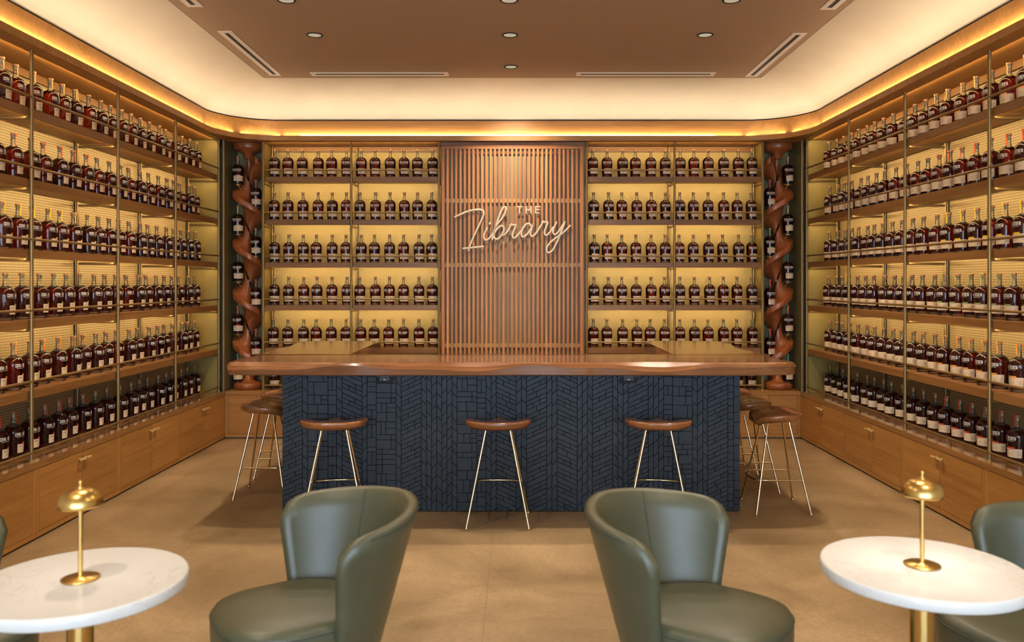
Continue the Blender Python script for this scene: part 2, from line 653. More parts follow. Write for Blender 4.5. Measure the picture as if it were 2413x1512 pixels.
def upath(n_off, y_start=YF, seg=14):
    """points and the outward direction of the cornice line offset by n_off towards the walls"""
    pts = []
    r = RC + n_off
    cy = YM - RC
    cx = XM - RC
    for k in range(9):
        pts.append((-XM - n_off, y_start + (cy - y_start) * k / 9.0))
    for k in range(seg + 1):
        t = PI - (PI / 2) * k / seg
        pts.append((-cx + r * math.cos(t), cy + r * math.sin(t)))
    for k in range(1, 8):
        pts.append((-cx + 2 * cx * k / 8.0, YM + n_off))
    for k in range(seg + 1):
        t = PI / 2 - (PI / 2) * k / seg
        pts.append((cx + r * math.cos(t), cy + r * math.sin(t)))
    for k in range(1, 10):
        pts.append((XM + n_off, cy + (y_start - cy) * k / 9.0))
    return pts


def sweep(profile, smooth=False):
    """profile: closed list of (n_off, z)"""
    mb = MB()
    rows = [[(x, y, z) for x, y in upath(n)] for n, z in profile]
    for a, b in zip(rows, rows[1:] + rows[:1]):
        mb.grid([a, b], smooth=smooth)
    return mb


ZM0, ZM1, ZB = 3.082, 3.132, 3.296
me = fix_normals(sweep([(0, ZM0), (0, ZM1), (0.05, ZM1), (0.05, ZM0)]).mesh('trim', M['oakX']))
tr1 = struct('trim_1', me)
me = fix_normals(sweep([(0.05, ZM1 - 0.02), (0.05, ZB), (0.07, ZB), (0.07, ZM1 - 0.02)]).mesh('trim', M['oakX']))
tr2 = struct('trim_2', me)
for o_ in (tr1, tr2):
    for p_ in o_.data.polygons:
        p_.use_smooth = False
# cove plaster
prof = []
for k in range(15):
    t = (PI / 2) * k / 14
    prof.append((-0.535 + 0.589 * math.cos(t), ZB + 0.012 + (ZC - 0.002 - ZB - 0.012) * math.sin(t)))
cv = MB()
cv.grid([[(x, y, z) for x, y in upath(n)] for n, z in prof], smooth=True)
struct('ceiling_cove', cv.mesh('ceiling_cove', M['plaster']))
struct('painted_shadow_line', fix_normals(sweep([(0.056, ZB), (0.056, ZB + 0.012), (0.075, ZB + 0.012), (0.075, ZB)]).mesh('trim', M['darkgap'])))  # near-black strip standing in for the shadow line between band and cove
# soffit over the racks
sf = MB()
sf.box(-3.42, -XM - 0.045, YF, 9.0, ZM0 + 0.002, ZM0 + 0.03)
sf.box(3.42, XM + 0.045, YF, 9.0, ZM0 + 0.002, ZM0 + 0.03)
sf.box(-XM - 0.045, XM + 0.045, YM + 0.045, 9.0, ZM0 + 0.002, ZM0 + 0.03)
for s in (-1, 1):   # corner infill behind the round moulding
    arc = [(s * (XM - RC + (RC + 0.02) * math.cos(t * PI / 24)), YM - RC + (RC + 0.02) * math.sin(t * PI / 24)) for t in range(13)]
    arc += [(s * (XM - RC), YM + 0.05), (s * (XM + 0.05), YM + 0.05), (s * (XM + 0.05), YM - RC)]
    n_ = 13
    pts = [(x, y, ZM0 + 0.004) for x, y in arc[:13]]
    co = (s * (XM + 0.05), YM + 0.05, ZM0 + 0.004)
    for i in range(12):
        sf.add([pts[i], pts[i + 1], co], [(0, 1, 2)])
struct('ceiling_soffit', sf.mesh('ceiling_soffit', M['oakY']))

# cove and band lights, lamp strips in the moulding
YL0, YL1 = 1.2, YM - RC
for s in (-1, 1):
    L = YL1 - YL0
    area_light('cove_lamp', (s * (XM + 0.028), (YL0 + YL1) / 2, ZM1 + 0.006), (0, 0, 1), (0, 1, 0), L, 0.012, E_COVE * L, COVE)
    cx, cy = s * (XM - RC), YM - RC
    for k in range(2):
        t = (PI / 2) * (k + 0.5) / 2
        d = Vector((s * math.cos(t), math.sin(t), 0))
        along = Vector((-s * math.sin(t), math.cos(t), 0))
        area_light('cove_lamp', Vector((cx, cy, ZM1 + 0.006)) + d * (RC + 0.012), (0, 0, 1), along, 0.38, 0.012, E_COVE * 0.38 * 0.8, COVE)
L = 2 * (XM - RC)
area_light('cove_lamp', (0, YM + 0.028, ZM1 + 0.006), (0, 0, 1), (1, 0, 0), L, 0.012, E_COVE * L * 0.8, COVE)
ls = bx(-2.2, 2.1, YM + 0.012, YM + 0.020, ZM1, ZM1 + 0.011).mesh('led_strip', M['ledline'])
led = obj('led_strip', ls, tr1)

# ------------------------------------------------------------------ base cabinets
ZT = 0.49
XF, YB = 2.979, 8.517          # cabinet faces
PY = [8.47, 7.40, 6.33, 5.20, 4.10]     # pipe positions along the side walls
PX = 3.025


def knob_mesh():
    mb = MB()
    mb.cyl((0, 0, 0), (0, -0.024, 0), 0.0055, n=10)
    mb.cyl((-0.026, -0.028, 0), (0.026, -0.028, 0), 0.0085, n=12)
    return mb.mesh('knob', plain('knob_brass', (0.86, 0.62, 0.26), 0.35, 0.55))


KNOB = knob_mesh()


def cabinet(loc, rz, w, doors, label, knobs=True, wd='X', group='base cabinets along the walls'):
    """local frame: face on y=0 looking to -y, width along x from 0 to w"""
    t = thing('base_cabinet', label, 'cabinet', loc, rz, group)
    mo = M['oakX']
    depth = 0.40
    obj('carcass', bx(0.002, w - 0.002, 0.02, depth, 0.045, 0.448).mesh('carcass', M['darkgap']), t, True)
    obj('toe_kick', bx(0, w, 0.045, depth, 0.0, 0.045).mesh('toe_kick', M['toe']), t, True)
    obj('bottom_rail', bx(0.001, w - 0.001, 0.0, 0.0195, 0.014, 0.046).mesh('bottom_rail', mo), t, True)
    obj('stile', bx(0.0, 0.032, 0.0, 0.0195, 0.0465, 0.447).mesh('stile', M['oakZ']), t, True)
    obj('stile', bx(w - 0.032, w, 0.0, 0.0195, 0.0465, 0.447).mesh('stile', M['oakZ']), t, True)
    g = 0.0025
    dw = (w - 0.064) / doors
    for i in range(doors):
        a, b = 0.032 + i * dw + g, 0.032 + (i + 1) * dw - g
        d = obj('door', bx(a, b, -0.001, 0.0185, 0.0465 + g, 0.445).mesh('door', mo), t, True)
        if knobs:
            kx = b - 0.035 if i == 0 and doors > 1 else a + 0.035
            k = obj('knob', KNOB, d, True)
            k.location = (kx, -0.001, 0.398)
    return t


for s, side in ((-1, 'left'), (1, 'right')):
    edges_y = [8.515] + [y for y in (7.365, 6.265, 5.17, 4.08)]
    for i in range(4):
        y1, y0 = edges_y[i], edges_y[i + 1]
        w = y1 - y0 - 0.001
        lab = 'two-door oak base cabinet on the %s wall, %s from the far corner' % (side, ORD[i])
        if s < 0:      # face looks to +X: local x runs towards +Y
            cabinet((-XF, y0, 0), PI / 2, w, 2, lab)
        else:
            cabinet((XF, y1, 0), -PI / 2, w, 2, lab)
    mb = MB()
    mb.box(s * (XF - 0.004), s * 3.415, 4.08, 8.51, 0.4485, ZT)
    tag(obj('cabinet_top', mb.mesh('cabinet_top', wood('ledge_oak_%s' % side, (0.22, 0.095, 0.03), (0.36, 0.17, 0.055), 'Y', 0.16, 0.4, 50, 0.05))),
        'polished oak ledge running over the %s wall cabinets' % side, 'ledge')
bxs = [(-2.978, -2.613, 1, 'single-door oak corner cabinet under the left spiral column'),
       (-2.612, -1.69, 2, 'pale oak back wall cabinet beside the left spiral column'),
       (-1.689, -0.766, 2, 'oak back wall cabinet left of the slat panel, behind the bar'),
       (0.766, 1.689, 2, 'oak back wall cabinet right of the slat panel, behind the bar'),
       (1.69, 2.612, 2, 'pale oak back wall cabinet beside the right spiral column'),
       (2.613, 2.978, 1, 'single-door oak corner cabinet under the right spiral column')]
for a, b, dn, lab in bxs:
    cabinet((a, YB, 0), 0, b - a, dn, lab, knobs=False)
tag(obj('cabinet_top', bx(-2.974, 2.974, YB - 0.002, 8.945, 0.4485, ZT).mesh('cabinet_top', M['oakX'])), 'oak ledge running over the back wall cabinets', 'ledge')

# ------------------------------------------------------------------ bottles
RB = 0.0585
PROF = [(0.0470, 0.0), (0.0505, 0.003), (0.0515, 0.016), (0.0540, 0.060), (0.0572, 0.120), (0.0585, 0.155), (0.0576, 0.172), (0.0545, 0.186),
        (0.0480, 0.198), (0.0390, 0.2065), (0.0280, 0.2125), (0.0200, 0.217), (0.0158, 0.224), (0.0140, 0.236), (0.0135, 0.279)]


def rad(z):
    for (r0, z0), (r1, z1) in zip(PROF, PROF[1:]):
        if z0 <= z <= z1:
            return r0 + (r1 - r0) * (z - z0) / (z1 - z0)
    return PROF[-1][0]


mb = MB()
mb.lathe([p for p in PROF if p[1] <= 0.0161], 22, cap0=True)
ME_BASE = mb.mesh('glass_base', M['glass'])
mb = MB()
mb.lathe([(rad(0.2062), 0.2062)] + [p for p in PROF if p[1] > 0.2063] + [(0.0150, 0.280), (0.0150, 0.2835), (0.0125, 0.2838)], 22)
ME_GLASS = mb.mesh('bottle_glass', M['glass'])
mb = MB()
mb.lathe([p for p in PROF if 0.0159 <= p[1] <= 0.2066], 22)
ME_WHISKEY = mb.mesh('whiskey', M['whiskey'])
mb = MB()
mb.lathe([(0.0118, 0.262), (0.0124, 0.2842)], 14, mi=1, cap0=True)
mb.lathe([(0.0165, 0.2842), (0.0178, 0.2855), (0.0178, 0.2985), (0.0165, 0.300)], 16, mi=0, cap0=True, cap1=True)
ME_STOPPER = mb.mesh('stopper', [M['cork'], M['corkplug']])


def wrap(deg, z, lift=0.0007):
    r = rad(z) + lift
    t = math.radians(deg)
    return (r * math.sin(t), -r * math.cos(t), z)


def patch(mb, d0, d1, z0, z1, nu=10, nz=2, lift=0.0007, mi=0):
    rows = []
    for k in range(nz + 1):
        z = z0 + (z1 - z0) * k / nz
        rows.append([wrap(d0 + (d1 - d0) * i / nu, z, lift) for i in range(nu + 1)])
    mb.grid(rows, mi)


def make_label(tagmat):
    mb = MB()
    patch(mb, -36, 84, 0.038, 0.094, 14, 2)
    for z, a, b in ((0.081, -28, 10), (0.076, -28, 2), (0.062, -10, 4), (0.062, 16, 30), (0.052, -8, 8), (0.067, 58, 74), (0.055, 58, 74)):
        patch(mb, a, b, z, z + 0.0022, 4, 1, 0.0011, 1)
    if tagmat is not None:
        patch(mb, -2, 42, 0.091, 0.103, 6, 1, 0.0013, 2)
    return mb.mesh('paper_label', [M['paper'], M['ink']] + ([tagmat] if tagmat else []))


GLYPH = {
    'O': [(0, 0, .27, 1), (.73, 0, 1, 1), (.27, 0, .73, .2), (.27, .8, .73, 1)],
    'A': [(0, 0, .27, 1), (.73, 0, 1, 1), (.27, .8, .73, 1), (.27, .32, .73, .5)],
    'K': [(0, 0, .27, 1), 'k'],
    'E': [(0, 0, .28, 1), (.28, 0, .95, .2), (.28, .4, .85, .6), (.28, .8, .95, 1)],
    'D': [(0, 0, .27, 1), (.27, 0, .8, .2), (.27, .8, .8, 1), (.73, .12, 1, .88)],
    'N': [(0, 0, .26, 1), (.74, 0, 1, 1), 'n'],
    '&': [(0.05, 0, .3, .45), (.3, 0, .8, .2), (.2, .8, .7, 1), (.15, .45, .35, .9), (.55, .6, .75, .9), (.3, .4, 1, .58), (.65, .1, .9, .5)],
}


def glyph(mb, ch, d0, dw, z0, h):
    def q(pts):
        mb.add([wrap(d0 + dw * x, z0 + h * y, 0.0009) for x, y in pts], [(0, 1, 2, 3)])
    for g in GLYPH[ch]:
        if g == 'k':
            q([(.27, .42), (.72, 1.0), (1.0, 1.0), (.42, .30)])
            q([(.40, .58), (.72, 0.0), (1.02, 0.0), (.60, .68)])
        elif g == 'n':
            q([(.2, 1.0), (.58, 0.0), (.82, 0.0), (.44, 1.0)])
        else:
            x0, y0, x1, y1 = g
            q([(x0, y0), (x1, y0), (x1, y1), (x0, y1)])


mbl, mba = MB(), MB()
dd = -50.0
for ch in 'OAK&EDEN':
    glyph(mba if ch == '&' else mbl, ch, dd, 10.4, 0.146, 0.0215)
    dd += 12.6
for a, b in ((-42, -34), (-32, -18), (-16, -2), (0, 16), (18, 26), (28, 36)):
    patch(mbl, a, b, 0.1385, 0.1405, 2, 1, 0.0009)
ME_LETTER = mbl.mesh('lettering', M['print'])
ME_AMP = {'orange': mba.mesh('ampersand', M['amp_orange']), 'dark': mba.mesh('ampersand', M['amp_dark'])}
ME_LABEL = {None: make_label(None)}
ME_STRIP = {}


def strip_mesh(cn):
    if cn not in ME_STRIP:
        mb = MB()
        w = 0.0062
        pts = [(-0.0160, 0.2235), (-0.0150, 0.236), (-0.0147, 0.279), (-0.0189, 0.2855), (-0.0189, 0.2992), (-0.0178, 0.3008), (0.012, 0.3008)]
        mb.grid([[(-w, y, z) for y, z in pts], [(w, y, z) for y, z in pts]], smooth=False)
        ME_STRIP[cn] = mb.mesh('neck_strip', M['strip_' + cn])
        ME_LABEL[cn] = make_label(M['strip_' + cn])
    return ME_STRIP[cn]


N_BOTTLES = [0]


def bottle(x, y, z, rz, label, group, strip=None, amp='dark'):
    if strip:
        strip_mesh(strip)
    o = bpy.data.objects.new('ribboned_bottle' if strip else 'whiskey_bottle', ME_GLASS)
    COL.objects.link(o)
    o.location = (x, y, z)
    o.rotation_euler = (0, 0, rz)
    tag(o, label, 'bottle', group)
    parts = [('glass_base', ME_BASE), ('whiskey', ME_WHISKEY), ('stopper', ME_STOPPER), ('paper_label', ME_LABEL[strip]), ('lettering', ME_LETTER), ('ampersand', ME_AMP[amp])]
    if strip:
        parts.append(('neck_strip', ME_STRIP[strip]))
    for nme, me_ in parts:
        c = bpy.data.objects.new(nme, me_)
        COL.objects.link(c)
        c.parent = o
    N_BOTTLES[0] += 1
    return o


# ------------------------------------------------------------------ pipe racks
SHELF_Z = [ZT, 0.930, 1.377, 1.823, 2.270, 2.720]     # tops
RAIL_Z = [0.541, 0.991, 1.441, 1.889, 2.343, 2.788]
DS0, DS1 = 0.014, 0.300
ZTOP = ZM0 - 0.001


def rack(name_label, fmap, us, axis_i, perf, soffit_e, end_caps, shelf_mat, energy_k=1.0):
    """us: pipe positions along the wall, ascending; fmap(u, d) -> (x, y)"""
    c = fmap((us[0] + us[-1]) / 2, 0.15)
    t = thing('bottle_rack', name_label, 'shelving', (c[0], c[1], ZT))

    def P(u, d, z):
        a = fmap(u, d)
        return (a[0], a[1], z)

    def B(u0, u1, d0, d1, z0, z1):
        a, b = fmap(u0, d0), fmap(u1, d1)
        return bx(a[0], b[0], a[1], b[1], z0, z1)
    for u in us:
        mb = MB().cyl(P(u, 0, ZT), P(u, 0, ZTOP), 0.0118, n=12)
        mb.lathe([(0.019, 0), (0.019, 0.006), (0.0118, 0.008)], 12, P(u, 0, ZT), cap0=True)
        obj('upright', mb.mesh('upright', M['bronze']), t)
        obj('rear_upright', MB().cyl(P(u, 0.312, ZT), P(u, 0.312, ZTOP), 0.0115, n=10).mesh('rear_upright', M['bronze']), t)
        for k in range(1, 6):
            z = SHELF_Z[k] - 0.064
            obj('bracket', MB().cyl(P(u, 0.010, z), P(u, 0.303, z), 0.0095, n=10).mesh('bracket', M['bronze']), t)
    for u0, u1 in zip(us, us[1:]):
        for k in range(6):
            obj('rail', MB().cyl(P(u0 + 0.01, 0, RAIL_Z[k]), P(u1 - 0.01, 0, RAIL_Z[k]), 0.0088, n=10).mesh('rail', M['bronze']), t)
        for k in range(1, 6):
            zt = SHELF_Z[k]
            mb = B(u0 + 0.013, u1 - 0.013, DS0 + 0.018, DS1, zt - 0.036, zt)
            mb2 = B(u0 + 0.013, u1 - 0.013, DS0, DS0 + 0.018, zt - 0.054, zt)
            mb.add(mb2.v, mb2.f)
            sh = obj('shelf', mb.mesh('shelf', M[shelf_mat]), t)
            if k >= 2:
                obj('led_strip', B(u0 + 0.03, u1 - 0.03, DS0 + 0.022, DS0 + 0.034, zt - 0.040, zt - 0.0362).mesh('led_strip', M['ledmesh']), sh)
        obj('valance', B(u0 + 0.012, u1 - 0.012, 0.318, 0.332, 3.028, ZM0).mesh('valance', M['oak' + 'XY'[axis_i]]), t)
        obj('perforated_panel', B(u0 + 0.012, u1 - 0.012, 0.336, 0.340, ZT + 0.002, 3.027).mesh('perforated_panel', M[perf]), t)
    dvec = Vector(P(0, 1, 0)) - Vector(P(0, 0, 0))
    uvec = Vector(P(1, 0, 0)) - Vector(P(0, 0, 0))
    ua = max(us[0], 4.4) if axis_i == 1 else us[0]
    um, ul = (ua + us[-1]) / 2, us[-1] - ua
    for k in range(2, 6):     # one run of strip under each shelf level
        area_light('shelf_lamp', P(um, DS0 + 0.024, SHELF_Z[k] - 0.048), Vector((0, 0, -1)) + dvec * 1.5, uvec, ul - 0.06, 0.012, E_SHELF * ul * energy_k, LED, t)
    area_light('shelf_lamp', P(um, 0.03, ZM0 - 0.012), Vector((0, 0, -1)) + dvec * 1.2, uvec, ul - 0.06, 0.012, soffit_e * ul, LED, t)
    for u in end_caps:
        obj('end_panel', B(u, u + 0.004, 0.0, 0.34, ZT, ZTOP).mesh('end_panel', M['goldsheet']), t)
    return t


SU = sorted(PY)
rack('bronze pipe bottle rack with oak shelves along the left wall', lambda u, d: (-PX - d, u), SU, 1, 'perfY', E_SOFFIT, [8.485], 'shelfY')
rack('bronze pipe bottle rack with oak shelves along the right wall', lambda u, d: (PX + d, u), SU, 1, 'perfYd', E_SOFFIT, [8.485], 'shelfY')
BU = [0.772, 1.689, 2.605]
rack('bronze pipe bottle rack between the left spiral column and the slat panel', lambda u, d: (u, 8.60 + d), [-u for u in BU[::-1]], 0, 'perfX', E_SOFFIT * 0.9, [-2.622], 'shelfX', 1.0)
rack('bronze pipe bottle rack between the slat panel and the right spiral column', lambda u, d: (u, 8.60 + d), BU, 0, 'perfX', E_SOFFIT * 0.9, [2.618], 'shelfX', 1.0)

# corner niches: olive metal lining
for s, side in ((-1, 'left'), (1, 'right')):
    t = thing('niche_lining', 'olive metal lining of the %s corner niche behind the spiral column' % side, 'panel', (s * 2.8, 8.9, ZT))
    obj('side_sheet', bx(s * 2.994, s * 2.998, 8.492, 8.945, ZT + 0.001, ZTOP).mesh('side_sheet', M['olive']), t)
    obj('rear_sheet', bx(s * 2.99, s * 2.626, 8.94, 8.944, ZT + 0.001, ZTOP).mesh('rear_sheet', M['olive']), t)
    obj('edge_post', MB().cyl((s * 2.985, 8.50, ZT), (s * 2.985, 8.50, ZTOP), 0.011, n=10).mesh('edge_post', M['bronze']), t)

# bottles on the side walls
STRIPS = {5: 'peach', 4: 'vermilion', 3: 'yellow', 2: 'green', 1: 'orange', 0: 'red'}
LEVEL = ['bottom ledge', 'lowest shelf', 'second shelf up', 'third shelf up', 'fourth shelf up', 'top shelf']
STRIPWORD = {'peach': 'peach', 'vermilion': 'vermilion', 'yellow': 'yellow', 'green': 'pale green', 'orange': 'orange', 'red': 'red'}
rnd = random.Random(5)
for s, side in ((-1, 'left'), (1, 'right')):
    for k in range(6):
        y = 8.24 + rnd.uniform(-0.02, 0.02)
        n = 0
        while True:
            xb = s * (PX + 0.155 + rnd.uniform(-0.012, 0.012))
            px = 1217 + (xb - CAM.x) / y * F_PX
            if px < -22 or px > 2435:
                break
            strip = STRIPS[k] if y < 6.16 else None
            if strip:
                lab = 'whiskey bottle with %s neck strip, %s from far corner, %s wall, %s' % (STRIPWORD[strip], ORD[n], side, LEVEL[k])
            else:
                lab = 'plain-necked whiskey bottle, %s from the far corner, %s wall, %s' % (ORD[n], side, LEVEL[k])
            bottle(xb, y, SHELF_Z[k] + 0.0005, (PI / 2 if s < 0 else -PI / 2) + rnd.uniform(-0.07, 0.07), lab, 'bottles on the %s wall, %s' % (side, LEVEL[k]), strip)
            y -= 0.1745 + rnd.uniform(-0.014, 0.014)
            n += 1
# bottles on the back wall: six to a bay
for s, side in ((-1, 'left'), (1, 'right')):
    for k in range(0, 6):
        n = 0
        for bay in (0, 1):
            u0, u1 = BU[bay], BU[bay + 1]
            for i in range(6):
                u = u0 + 0.080 + (u1 - u0 - 0.16) * i / 5.0 + rnd.uniform(-0.010, 0.010)
                if bay == 1:
                    u = u0 + 0.075 + (u1 - u0 - 0.15) * i / 5.0 + rnd.uniform(-0.012, 0.012)
                n += 1
                if k == 0 and (bay == 0 or i < 4):
                    continue
                bottle(s * u, 8.60 + 0.115 + rnd.uniform(-0.012, 0.012), SHELF_Z[k] + 0.0005, rnd.uniform(-0.10, 0.10),
                       'red-brown whiskey bottle, %s from the slat panel, %s back rack, %s' % (ORD[n - 1], side, LEVEL[k]),
                       'bottles on the %s back rack, %s' % (side, LEVEL[k]), None, 'orange' if k == 5 or rnd.random() < 0.2 else 'dark')

# ------------------------------------------------------------------ spiral columns
PITCH = 0.525


def spiral_column(cx, cy, s, label, side):
    t = thing('spiral_column', label, 'column', (cx, cy, ZT))
    mb = MB()
    mb.lathe([(0.135, 0.0005), (0.150, 0.010), (0.153, 0.045), (0.146, 0.066), (0.10, 0.072), (0.05, 0.10), (0.036, 0.15)], 28, (cx, cy, ZT), cap0=True)
    obj('base', mb.mesh('base', M['spiralwood']), t)
    mb = MB()
    mb.lathe([(0.036, -0.16), (0.06, -0.10), (0.145, -0.066), (0.153, -0.055), (0.153, -0.012), (0.148, -0.0005)], 28, (cx, cy, ZTOP), cap1=True)
    obj('cap', mb.mesh('cap', M['spiralwood']), t)
    # blade: helical sweep of a trumpet section; s=-1: falls from left over the front to the right
    z_left = 2.60
    sec = [(0.034, 0.235), (0.037, 0.16), (0.046, 0.095), (0.066, 0.046), (0.098, 0.020), (0.140, 0.009), (0.151, 0.004), (0.1555, 0.0015), (0.157, -0.004), (0.157, -0.050), (0.1555, -0.056),
           (0.148, -0.060), (0.115, -0.072), (0.075, -0.105), (0.050, -0.165), (0.036, -0.235)]
    turns = 4.72
    n = int(turns * 34)
    rows = []
    for i in range(n + 1):
        a = turns * 2 * PI * i / n          # angle swept downwards from the top
        z = 2.60 + 0.33 - PITCH * a / (2 * PI)
        # phase: at z == z_left the blade points to the outer side (-X for the left column)
        a0 = PI - (0.33 / PITCH) * 2 * PI
        th = a0 + a                          # increases: left -> front -> right
        cs, sn = math.cos(th), math.sin(th)
        wob = 1.0 + 0.035 * math.sin(3.1 * a) + 0.02 * math.sin(7.3 * a + 1)
        rows.append([(cx + (-s) * r * wob * cs, cy + r * wob * sn, z + dz) for r, dz in sec])
    mb = MB()
    mb.grid(rows, smooth=True)
    mb.add(rows[0], [tuple(range(len(sec)))])
    mb.add(rows[-1], [tuple(range(len(sec) - 1, -1, -1))])
    me_ = fix_normals(mb.mesh('spiral_blade', M['spiralwood']))
    obj('spiral_blade', me_, t)
    outer = [(2.640, 'pink'), (2.118, 'tan'), (1.618, 'grey'), (1.068, 'vermilion'), (0.560, 'teal')]
    inner = [(2.395, 'red'), (1.885, 'green'), (1.345, 'red'), (0.825, 'red')]
    for side_n, lst, off in (('outer', outer, -0.090), ('inner', inner, 0.100)):
        for i, (z, cn) in enumerate(lst):
            bxp = cx - s * off if s < 0 else cx - off
            bxp = cx + (off if s < 0 else -off)
            pl = MB().lathe([(0.050, -0.0065), (0.052, -0.005), (0.052, -0.0005)], 20, (bxp, cy - 0.055, z), cap0=True, cap1=True)
            pl.cyl((bxp, cy - 0.055, z - 0.006), (bxp * 0.6 + cx * 0.4, cy - 0.02, z - 0.06), 0.006, n=8)
            obj('bottle_ledge', pl.mesh('bottle_ledge', M['satinbrass']), t)
            cw = {'pink': 'pink', 'tan': 'tan', 'grey': 'black', 'vermilion': 'vermilion', 'teal': 'teal', 'red': 'red', 'green': 'green'}[cn]
            bottle(bxp, cy - 0.055, z, -0.12 * s * 0 + random.uniform(-0.1, 0.1),
                   'bottle with %s neck strip, %s down the %s side of the %s spiral' % (cw, ORD[i], side_n, side),
                   'bottles on the %s spiral column' % side, cn, 'orange' if i < 3 else 'dark')
    return t


spiral_column(-2.808, 8.735, -1, 'carved reddish wooden spiral column holding bottles in the left corner niche', 'left')
spiral_column(2.808, 8.735, 1, 'carved reddish wooden spiral column holding bottles in the right corner niche', 'right')

# ------------------------------------------------------------------ slat panel and sign
YS = 8.575
sp = thing('slat_panel', 'tall cherry wood slat panel between the two back racks', 'panel', (0, 8.7, ZT))
obj('backing', bx(-0.752, 0.752, 8.632, 8.66, ZT + 0.001, 3.03).mesh('backing', M['backing']), sp)
obj('header', bx(-0.752, 0.752, 8.59, 8.66, 3.031, 3.076).mesh('header', M['walnutX']), sp)
obj('top_rail', bx(-0.742, 0.736, YS, YS + 0.03, 3.006, 3.028).mesh('top_rail', M['slatX']), sp)
obj('side_frame', bx(-0.742, -0.711, YS, YS + 0.06, ZT + 0.001, 3.0055).mesh('side_frame', M['slatZ']), sp)
obj('side_frame', bx(0.700, 0.736, YS, YS + 0.06, ZT + 0.001, 3.0055).mesh('side_frame', M['slatZ']), sp)
obj('return_board', bx(-0.7555, -0.7535, 8.618, 8.66, ZT + 0.001, 3.08).mesh('return_board', M['slatZ']), sp)
obj('return_board', bx(0.7535, 0.7555, 8.618, 8.66, ZT + 0.001, 3.08).mesh('return_board', M['slatZ']), sp)
SL = bx(-0.0109, 0.0109, 0, 0.024, 0, 3.0055 - ZT - 0.002).mesh('slat', M['slatZ'])
for i in range(31):
    o = bpy.data.objects.new('slat', SL)
    COL.objects.link(o)
    o.parent = sp
    o.location = Vector((-0.679 + 1.343 * i / 30, YS + 0.002, ZT + 0.001)) - sp.location
for z in (2.469, 1.797, 0.957):
    obj('batten', bx(-0.71, 0.699, YS + 0.0265, YS + 0.045, z - 0.021, z + 0.021).mesh('batten', M['batten']), sp)
obj('batten', bx(-0.71, 0.699, YS + 0.0265, YS + 0.045, 2.955, 2.985).mesh('batten', M['walnutX']), sp)

sign = thing('library_sign', 'cream script lettering reading THE Library mounted on the slat panel', 'sign', (0, 8.56, 1.9))
YSG = 8.548


def sg(zx, zy):
    px, py = 1060 + zx / 8.043, 470 + zy / 8.043
    return ((px - 1217) / F_PX * YSG + CAM.x, YSG, CAM.z + (664 - py) / F_PX * YSG)


def catmull(pts, sub=5):
    out = []
    n = len(pts)
    for i in range(n - 1):
        p0, p1, p2, p3 = pts[max(i - 1, 0)], pts[i], pts[i + 1], pts[min(i + 2, n - 1)]
        for k in range(sub):
            t = k / sub
            out.append(tuple(0.5 * ((2 * p1[j]) + (-p0[j] + p2[j]) * t + (2 * p0[j] - 5 * p1[j] + 4 * p2[j] - p3[j]) * t * t + (-p0[j] + 3 * p1[j] - 3 * p2[j] + p3[j]) * t ** 3) for j in range(2)))
    out.append(pts[-1])
    return out


SCRIPT = [
    [[(85, 338), (150, 305), (250, 260), (350, 222), (450, 200), (530, 190), (590, 195), (630, 215), (645, 250), (635, 300), (600, 385), (550, 490), (500, 600), (450, 705), (400, 820), (370, 900), (352, 975)],
     [(240, 930), (430, 912), (650, 890)]],
    [[(715, 525), (690, 580), (655, 650), (645, 710), (660, 755), (690, 768), (730, 750), (775, 705), (820, 640), (862, 580), (885, 550)], [(750, 470), (778, 425)]],
    [[(803, 765), (820, 690), (845, 590), (880, 480), (905, 400), (940, 300), (980, 210), (1015, 155), (1045, 142), (1068, 160), (1060, 210), (1030, 290), (980, 370), (920, 440), (880, 500), (850, 580)],
     [(835, 665), (870, 595), (920, 530), (970, 500), (1005, 507), (1025, 550), (1015, 610), (985, 670), (940, 725), (890, 752), (850, 735), (832, 690), (840, 640)],
     [(978, 650), (995, 672), (1020, 674), (1055, 650), (1095, 600), (1130, 540), (1165, 480), (1180, 452)]],
    [[(1128, 490), (1165, 487), (1210, 482), (1258, 482)], [(1258, 482), (1235, 540), (1200, 620), (1185, 670), (1195, 715), (1220, 728), (1260, 705), (1310, 645), (1355, 590)]],
    [[(1545, 515), (1522, 472), (1485, 455), (1440, 475), (1395, 530), (1360, 600), (1353, 660), (1375, 705), (1410, 705), (1460, 665), (1510, 600), (1555, 530), (1595, 455)],
     [(1595, 455), (1560, 540), (1535, 610), (1530, 660), (1545, 693), (1580, 693), (1630, 645), (1680, 570), (1730, 490), (1768, 430), (1785, 400)]],
    [[(1735, 438), (1780, 428), (1830, 428), (1862, 430)], [(1862, 430), (1840, 490), (1805, 580), (1795, 640), (1815, 675), (1850, 670), (1900, 615), (1950, 545), (1975, 510)]],
    [[(2028, 420), (2000, 480), (1965, 560), (1955, 620), (1975, 655), (2010, 660), (2060, 610), (2110, 540), (2150, 470), (2185, 410)],
     [(2185, 410), (2160, 490), (2120, 590), (2085, 690), (2040, 790), (1990, 890), (1940, 970), (1890, 1005), (1850, 1000), (1835, 950), (1850, 890), (1900, 820), (1970, 760), (2040, 710), (2110, 660), (2180, 600), (2240, 540), (2290, 485)]],
]
for letter in SCRIPT:
    mb = MB()
    for st in letter:
        mb.tube([sg(*p) for p in catmull(st)], 0.0105, 10, flat=((0, 1, 0), 0.75))
    obj('letter', mb.mesh('letter', M['signcream']), sign)


def caps(rects):
    mb = MB()
    for x0, y0, x1, y1 in rects:
        a, b = sg(x0, y0), sg(x1, y1)
        mb.box(a[0], b[0], YSG - 0.006, YSG + 0.006, a[2], b[2])
    obj('letter', mb.mesh('letter', M['signcream']), sign)


